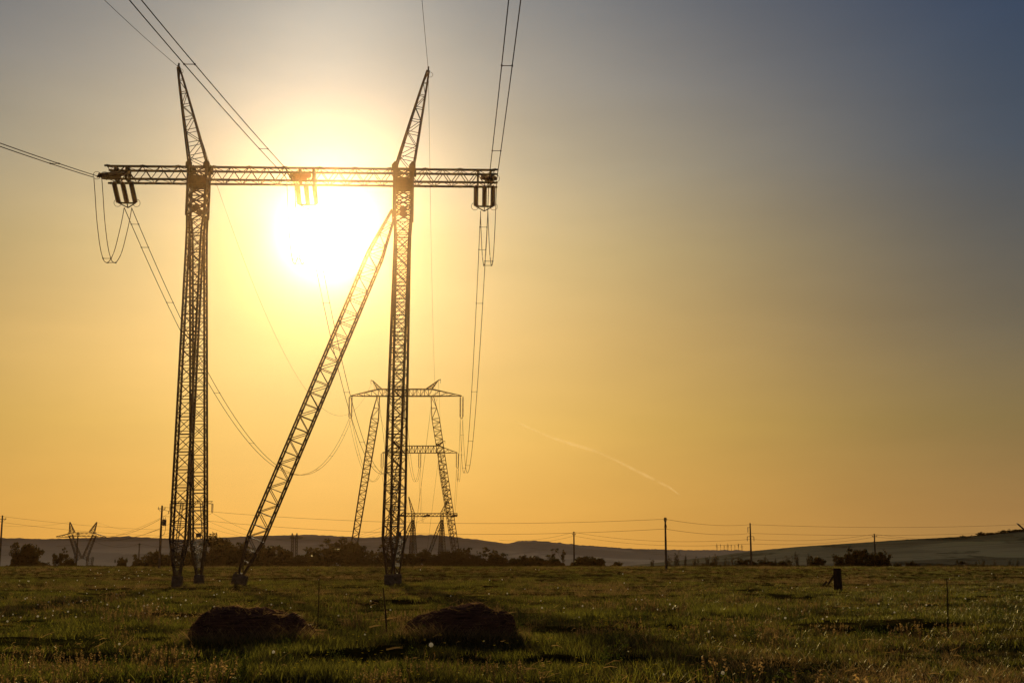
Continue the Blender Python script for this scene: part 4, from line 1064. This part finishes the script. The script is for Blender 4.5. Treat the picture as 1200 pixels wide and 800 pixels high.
# weedy stalks: taller dry plants in the foreground right
def stalk(px, py, h, label, lean=.2, seed=1):
    rg2 = random.Random(seed); Yg = 1.55*F/(py-661); p = P(px, py, Yg); g = gz(p.x, Yg); m_ = MB(); rt_ = empty('dry_weed', Vector((p.x, Yg, g))); tag(rt_, label, 'weed')
    tips = []; skeleton(m_, Vector((p.x, Yg, g)), Vector((lean, 0, 1)).normalized(), h*.6, .006, 2, rg2, tips, .35, .3, 2); m_.build('stem', M['straw_dull'], rt_)
    m_ = MB()
    for q, d in tips: leaf_cloud(m_, q, .03, 6, .014, rg2)
    m_.build('leaves', M['straw'], rt_)
stalk(797, 722, .85, 'tall thin branching dry weed right of the field centre', .45, 3)
stalk(775, 725, .6, 'branching leafy weed left of the tall thin dry weed', -.2, 4)
stalk(966, 760, .55, 'slanting dry weed in the foreground below the stout post', .4, 5)
stalk(1177, 735, .75, 'dry weed near the right edge of the field', .05, 6)
stalk(1047, 699, 1.2, 'pale dry weed right of the stout post', .1, 7)
stalk(25, 765, .5, 'dry weed in the bottom left foreground', .5, 8)

# scrub along the field edge (uncountable)
scr_col = bpy.data.collections.new('scrub_clumps')
def scrub(name, seed):
    rg2 = random.Random(seed); b2 = MB()
    for _ in range(10): leaf_cloud(b2, Vector((rg2.uniform(-.8,.8), rg2.uniform(-.4,.4), rg2.uniform(.05,.35))), .3, 22, .09, rg2)
    me = bpy.data.meshes.new(name); me.from_pydata(b2.v, [], b2.f); me.materials.append(M['foliage_b']); scr_col.objects.link(bpy.data.objects.new(name, me))
scrub('scrub_a', 1); scrub('scrub_b', 2); scrub('scrub_c', 3)
sp_, ss_, sr_, si_ = [], [], [], []
for i in range(1700):
    y = grg.uniform(256, 268); x = grg.uniform(-.45*y-8, .45*y+8); n = noise.noise(Vector((x*.06, 3., 1.)))
    sp_.append((x, y, gz(x, y)-.1)); ss_.append(max(.35, .75+n*.8+grg.uniform(-.2,.2))); sr_.append(grg.uniform(0,.6)); si_.append(grg.choice([0,1,2]))
scatter('edge_scrub', sp_, ss_, sr_, si_, scr_col, 'low dark scrub along the far edge of the field', 'scrub')

# ------------------------------------------------------------------ contrail
m, nt, out = mat('contrail_vapour')
ge = N(nt, 'ShaderNodeTexCoord'); nz = N(nt, 'ShaderNodeTexNoise', i_Scale=.007, i_Detail=6, i_Roughness=.7); L(nt, ge.outputs['Object'], nz.inputs['Vector'])
rp = ramp(nt, [(.34, (.0,)*3), (.75, (.32,)*3)]); L(nt, nz.outputs[0], rp.inputs[0])
tr = N(nt, 'ShaderNodeBsdfTransparent'); tl = N(nt, 'ShaderNodeBsdfTranslucent'); tl.inputs[0].default_value = (.95, .82, .6, 1); d_ = N(nt, 'ShaderNodeBsdfDiffuse'); d_.inputs[0].default_value = (.9,.85,.7,1)
ad = N(nt, 'ShaderNodeMixShader'); ad.inputs[0].default_value = .2; L(nt, tl.outputs[0], ad.inputs[1]); L(nt, d_.outputs[0], ad.inputs[2])
mx = N(nt, 'ShaderNodeMixShader'); L(nt, rp.outputs[0], mx.inputs[0]); L(nt, tr.outputs[0], mx.inputs[1]); L(nt, ad.outputs[0], mx.inputs[2]); L(nt, mx.outputs[0], out.inputs[0])
cpts = [(603,493),(622,502),(645,512),(670,520),(700,529),(722,539),(745,551),(765,561),(785,571),(797,580)]
b_ = MB(); Yc = 11000.
ps = [P(x, y, Yc) for x, y in cpts]; wd = [2,8,11,13,13,10,13,14,10,2]
top = [p + UP*w for p, w in zip(ps, wd)]; bot = [p - UP*w for p, w in zip(ps, wd)]
n_ = len(ps); b_.add(top+bot, [(i, i+1, n_+i+1, n_+i) for i in range(n_-1)])
ct = b_.build('contrail', m, None, origin=ps[5]); tag(ct, 'thin glowing aircraft trail in the right half of the sky', 'contrail', kind='structure')

# ------------------------------------------------------------------ sun, sky, haze
sd_ = ray(383, 272).normalized()
el = math.asin(sd_.z); az = math.atan2(sd_.x, sd_.y)
sun_d = bpy.data.lights.new('sun', 'SUN'); sun = bpy.data.objects.new('sun', sun_d); COL.objects.link(sun)
sun_d.energy = 3.8; sun_d.angle = R(.55); sun_d.color = (1, .78, .45)
sun.rotation_euler = (-sd_).to_track_quat('-Z', 'Y').to_euler(); sun.location = (0, 0, 60)

w = bpy.data.worlds.new('World'); scene.world = w; w.use_nodes = True; nt = w.node_tree; nt.nodes.clear()
out = N(nt, 'ShaderNodeOutputWorld'); bg = N(nt, 'ShaderNodeBackground', i_Strength=1)
tc = N(nt, 'ShaderNodeTexCoord'); nm = N(nt, 'ShaderNodeVectorMath', operation='NORMALIZE'); L(nt, tc.outputs['Generated'], nm.inputs[0])
sx = N(nt, 'ShaderNodeSeparateXYZ'); L(nt, nm.outputs[0], sx.inputs[0])
def mth(op, a, b=None, c=None, clamp=False):
    n = N(nt, 'ShaderNodeMath', operation=op); n.use_clamp = clamp
    for i, v in enumerate((a, b, c)):
        if v is None: continue
        if isinstance(v, (int, float)): n.inputs[i].default_value = v
        else: L(nt, v, n.inputs[i])
    return n.outputs[0]
def s2l(c): return tuple(((v/255)/12.92 if v/255 <= .04045 else ((v/255+.055)/1.055)**2.4) for v in c)
elev = mth('MULTIPLY', mth('ARCSINE', sx.outputs[2]), 180/math.pi/40)            # 0..1 for 0..40 deg
dt = N(nt, 'ShaderNodeVectorMath', operation='DOT_PRODUCT'); L(nt, nm.outputs[0], dt.inputs[0]); dt.inputs[1].default_value = sd_
theta = mth('MULTIPLY', mth('ARCCOSINE', mth('MINIMUM', dt.outputs['Value'], .9999999)), 180/math.pi)     # degrees from sun
E = lambda y: (math.degrees(math.atan((400-y)/F)+PITCH))/40
rA = ramp(nt, [(0, s2l((226,154,46))), (E(600), s2l((222,160,50))), (E(500), s2l((216,166,58))), (E(400), s2l((212,168,80))), (E(300), s2l((192,163,98))), (E(200), s2l((163,149,118))), (E(100), s2l((134,130,122))), (E(0), s2l((108,112,116))), (.95, s2l((70,78,92)))])
rB = ramp(nt, [(0, s2l((165,122,66))), (E(600), s2l((150,113,64))), (E(500), s2l((126,106,64))), (E(400), s2l((103,94,76))), (E(300), s2l((84,84,82))), (E(200), s2l((63,74,88))), (E(100), s2l((52,67,87))), (E(0), s2l((41,60,87))), (.95, s2l((35,46,62)))])
L(nt, elev, rA.inputs[0]); L(nt, elev, rB.inputs[0])
# azimuth separation from the sun
azn = mth('ARCTAN2', sx.outputs[0], sx.outputs[1]); daz = mth('ABSOLUTE', mth('MULTIPLY', mth('SUBTRACT', azn, az), 180/math.pi))
fac = N(nt, 'ShaderNodeMapRange', interpolation_type='SMOOTHSTEP'); L(nt, daz, fac.inputs[0]); fac.inputs[1].default_value = 3; fac.inputs[2].default_value = 33
mix = N(nt, 'ShaderNodeMix', data_type='RGBA'); L(nt, fac.outputs[0], mix.inputs[0]); L(nt, rA.outputs[0], mix.inputs[6]); L(nt, rB.outputs[0], mix.inputs[7])
# darker far around behind the camera
fb = N(nt, 'ShaderNodeMapRange', interpolation_type='SMOOTHSTEP'); L(nt, daz, fb.inputs[0]); fb.inputs[1].default_value = 35; fb.inputs[2].default_value = 120
mix2 = N(nt, 'ShaderNodeMix', data_type='RGBA'); L(nt, fb.outputs[0], mix2.inputs[0]); L(nt, mix.outputs[2], mix2.inputs[6]); mix2.inputs[7].default_value = (.085, .075, .072, 1)
def glow(prev, amp, width, col, power=1):
    t = mth('DIVIDE', theta, width)
    if power != 1: t = mth('POWER', t, power)
    e = mth('MULTIPLY', mth('EXPONENT', mth('MULTIPLY', t, -1)), amp)
    v = N(nt, 'ShaderNodeVectorMath', operation='SCALE'); v.inputs[0].default_value = col; L(nt, e, v.inputs['Scale'])
    a = N(nt, 'ShaderNodeVectorMath', operation='ADD'); L(nt, prev, a.inputs[0]); L(nt, v.outputs[0], a.inputs[1]); return a.outputs[0]
c = mix2.outputs[2]
c = glow(c, .46, 7.0, (1, .86, .60))
c = glow(c, .55, 2.6, (1, .8, .42))
c = glow(c, 2.0, 1.45, (1, .88, .55), 2)
c = glow(c, 30., .8, (1, .95, .8), 2)
pil = mth('EXPONENT', mth('MULTIPLY', mth('POWER', mth('DIVIDE', daz, 4.6), 2), -1))
above = mth('MAXIMUM', mth('SUBTRACT', mth('MULTIPLY', elev, 40), math.degrees(el)), 0)
pil = mth('MULTIPLY', mth('MULTIPLY', pil, mth('EXPONENT', mth('MULTIPLY', above, -1/8.5))), mth('MINIMUM', mth('MULTIPLY', above, .3), 1))
v = N(nt, 'ShaderNodeVectorMath', operation='SCALE'); v.inputs[0].default_value = (.52, .46, .36); L(nt, pil, v.inputs['Scale'])
a = N(nt, 'ShaderNodeVectorMath', operation='ADD'); L(nt, c, a.inputs[0]); L(nt, v.outputs[0], a.inputs[1]); c = a.outputs[0]
mpv = N(nt, 'ShaderNodeMapping'); mpv.inputs['Scale'].default_value = (2.2, 2.2, 9); L(nt, nm.outputs[0], mpv.inputs[0])
nzv = N(nt, 'ShaderNodeTexNoise', i_Scale=1.6, i_Detail=5, i_Roughness=.55); L(nt, mpv.outputs[0], nzv.inputs['Vector'])
mrv = N(nt, 'ShaderNodeMapRange'); L(nt, nzv.outputs[0], mrv.inputs[0]); mrv.inputs[1].default_value = .3; mrv.inputs[2].default_value = .7; mrv.inputs[3].default_value = .93; mrv.inputs[4].default_value = 1.07
v = N(nt, 'ShaderNodeVectorMath', operation='SCALE'); L(nt, c, v.inputs[0]); L(nt, mrv.outputs[0], v.inputs['Scale']); c = v.outputs[0]
sky = N(nt, 'ShaderNodeTexSky', sky_type='NISHITA'); sky.sun_disc = False; sky.sun_elevation = el; sky.sun_rotation = az; sky.dust_density = 3
sc_ = N(nt, 'ShaderNodeVectorMath', operation='SCALE'); L(nt, sky.outputs[0], sc_.inputs[0]); sc_.inputs['Scale'].default_value = .0015
a = N(nt, 'ShaderNodeVectorMath', operation='ADD'); L(nt, c, a.inputs[0]); L(nt, sc_.outputs[0], a.inputs[1])
L(nt, a.outputs[0], bg.inputs[0]); L(nt, bg.outputs[0], out.inputs[0])

HAZE = True
if HAZE:  # added scattering box, stands in for lens bloom over the steel
    m, nt2, o2 = mat('glare_haze'); vs_ = N(nt2, 'ShaderNodeVolumeScatter', i_Density=.00013, i_Anisotropy=.98); vs_.inputs[0].default_value = (1, .6, .24, 1); L(nt2, vs_.outputs[0], o2.inputs['Volume'])
    b_ = MB(); b_.block((0, 45, 34), (260, 320, 72)); hz_ = b_.build('haze', m); tag(hz_, 'added golden haze volume imitating the lens glare around the sun', 'haze', kind='structure')

scene.view_settings.view_transform = 'Standard'; scene.view_settings.look = 'None'; scene.view_settings.exposure = 0
scene.render.engine = 'CYCLES'
scene.cycles.volume_bounces = 0
scene.cycles.transparent_max_bounces = 12
scene.render.resolution_x = 1024; scene.render.resolution_y = 682
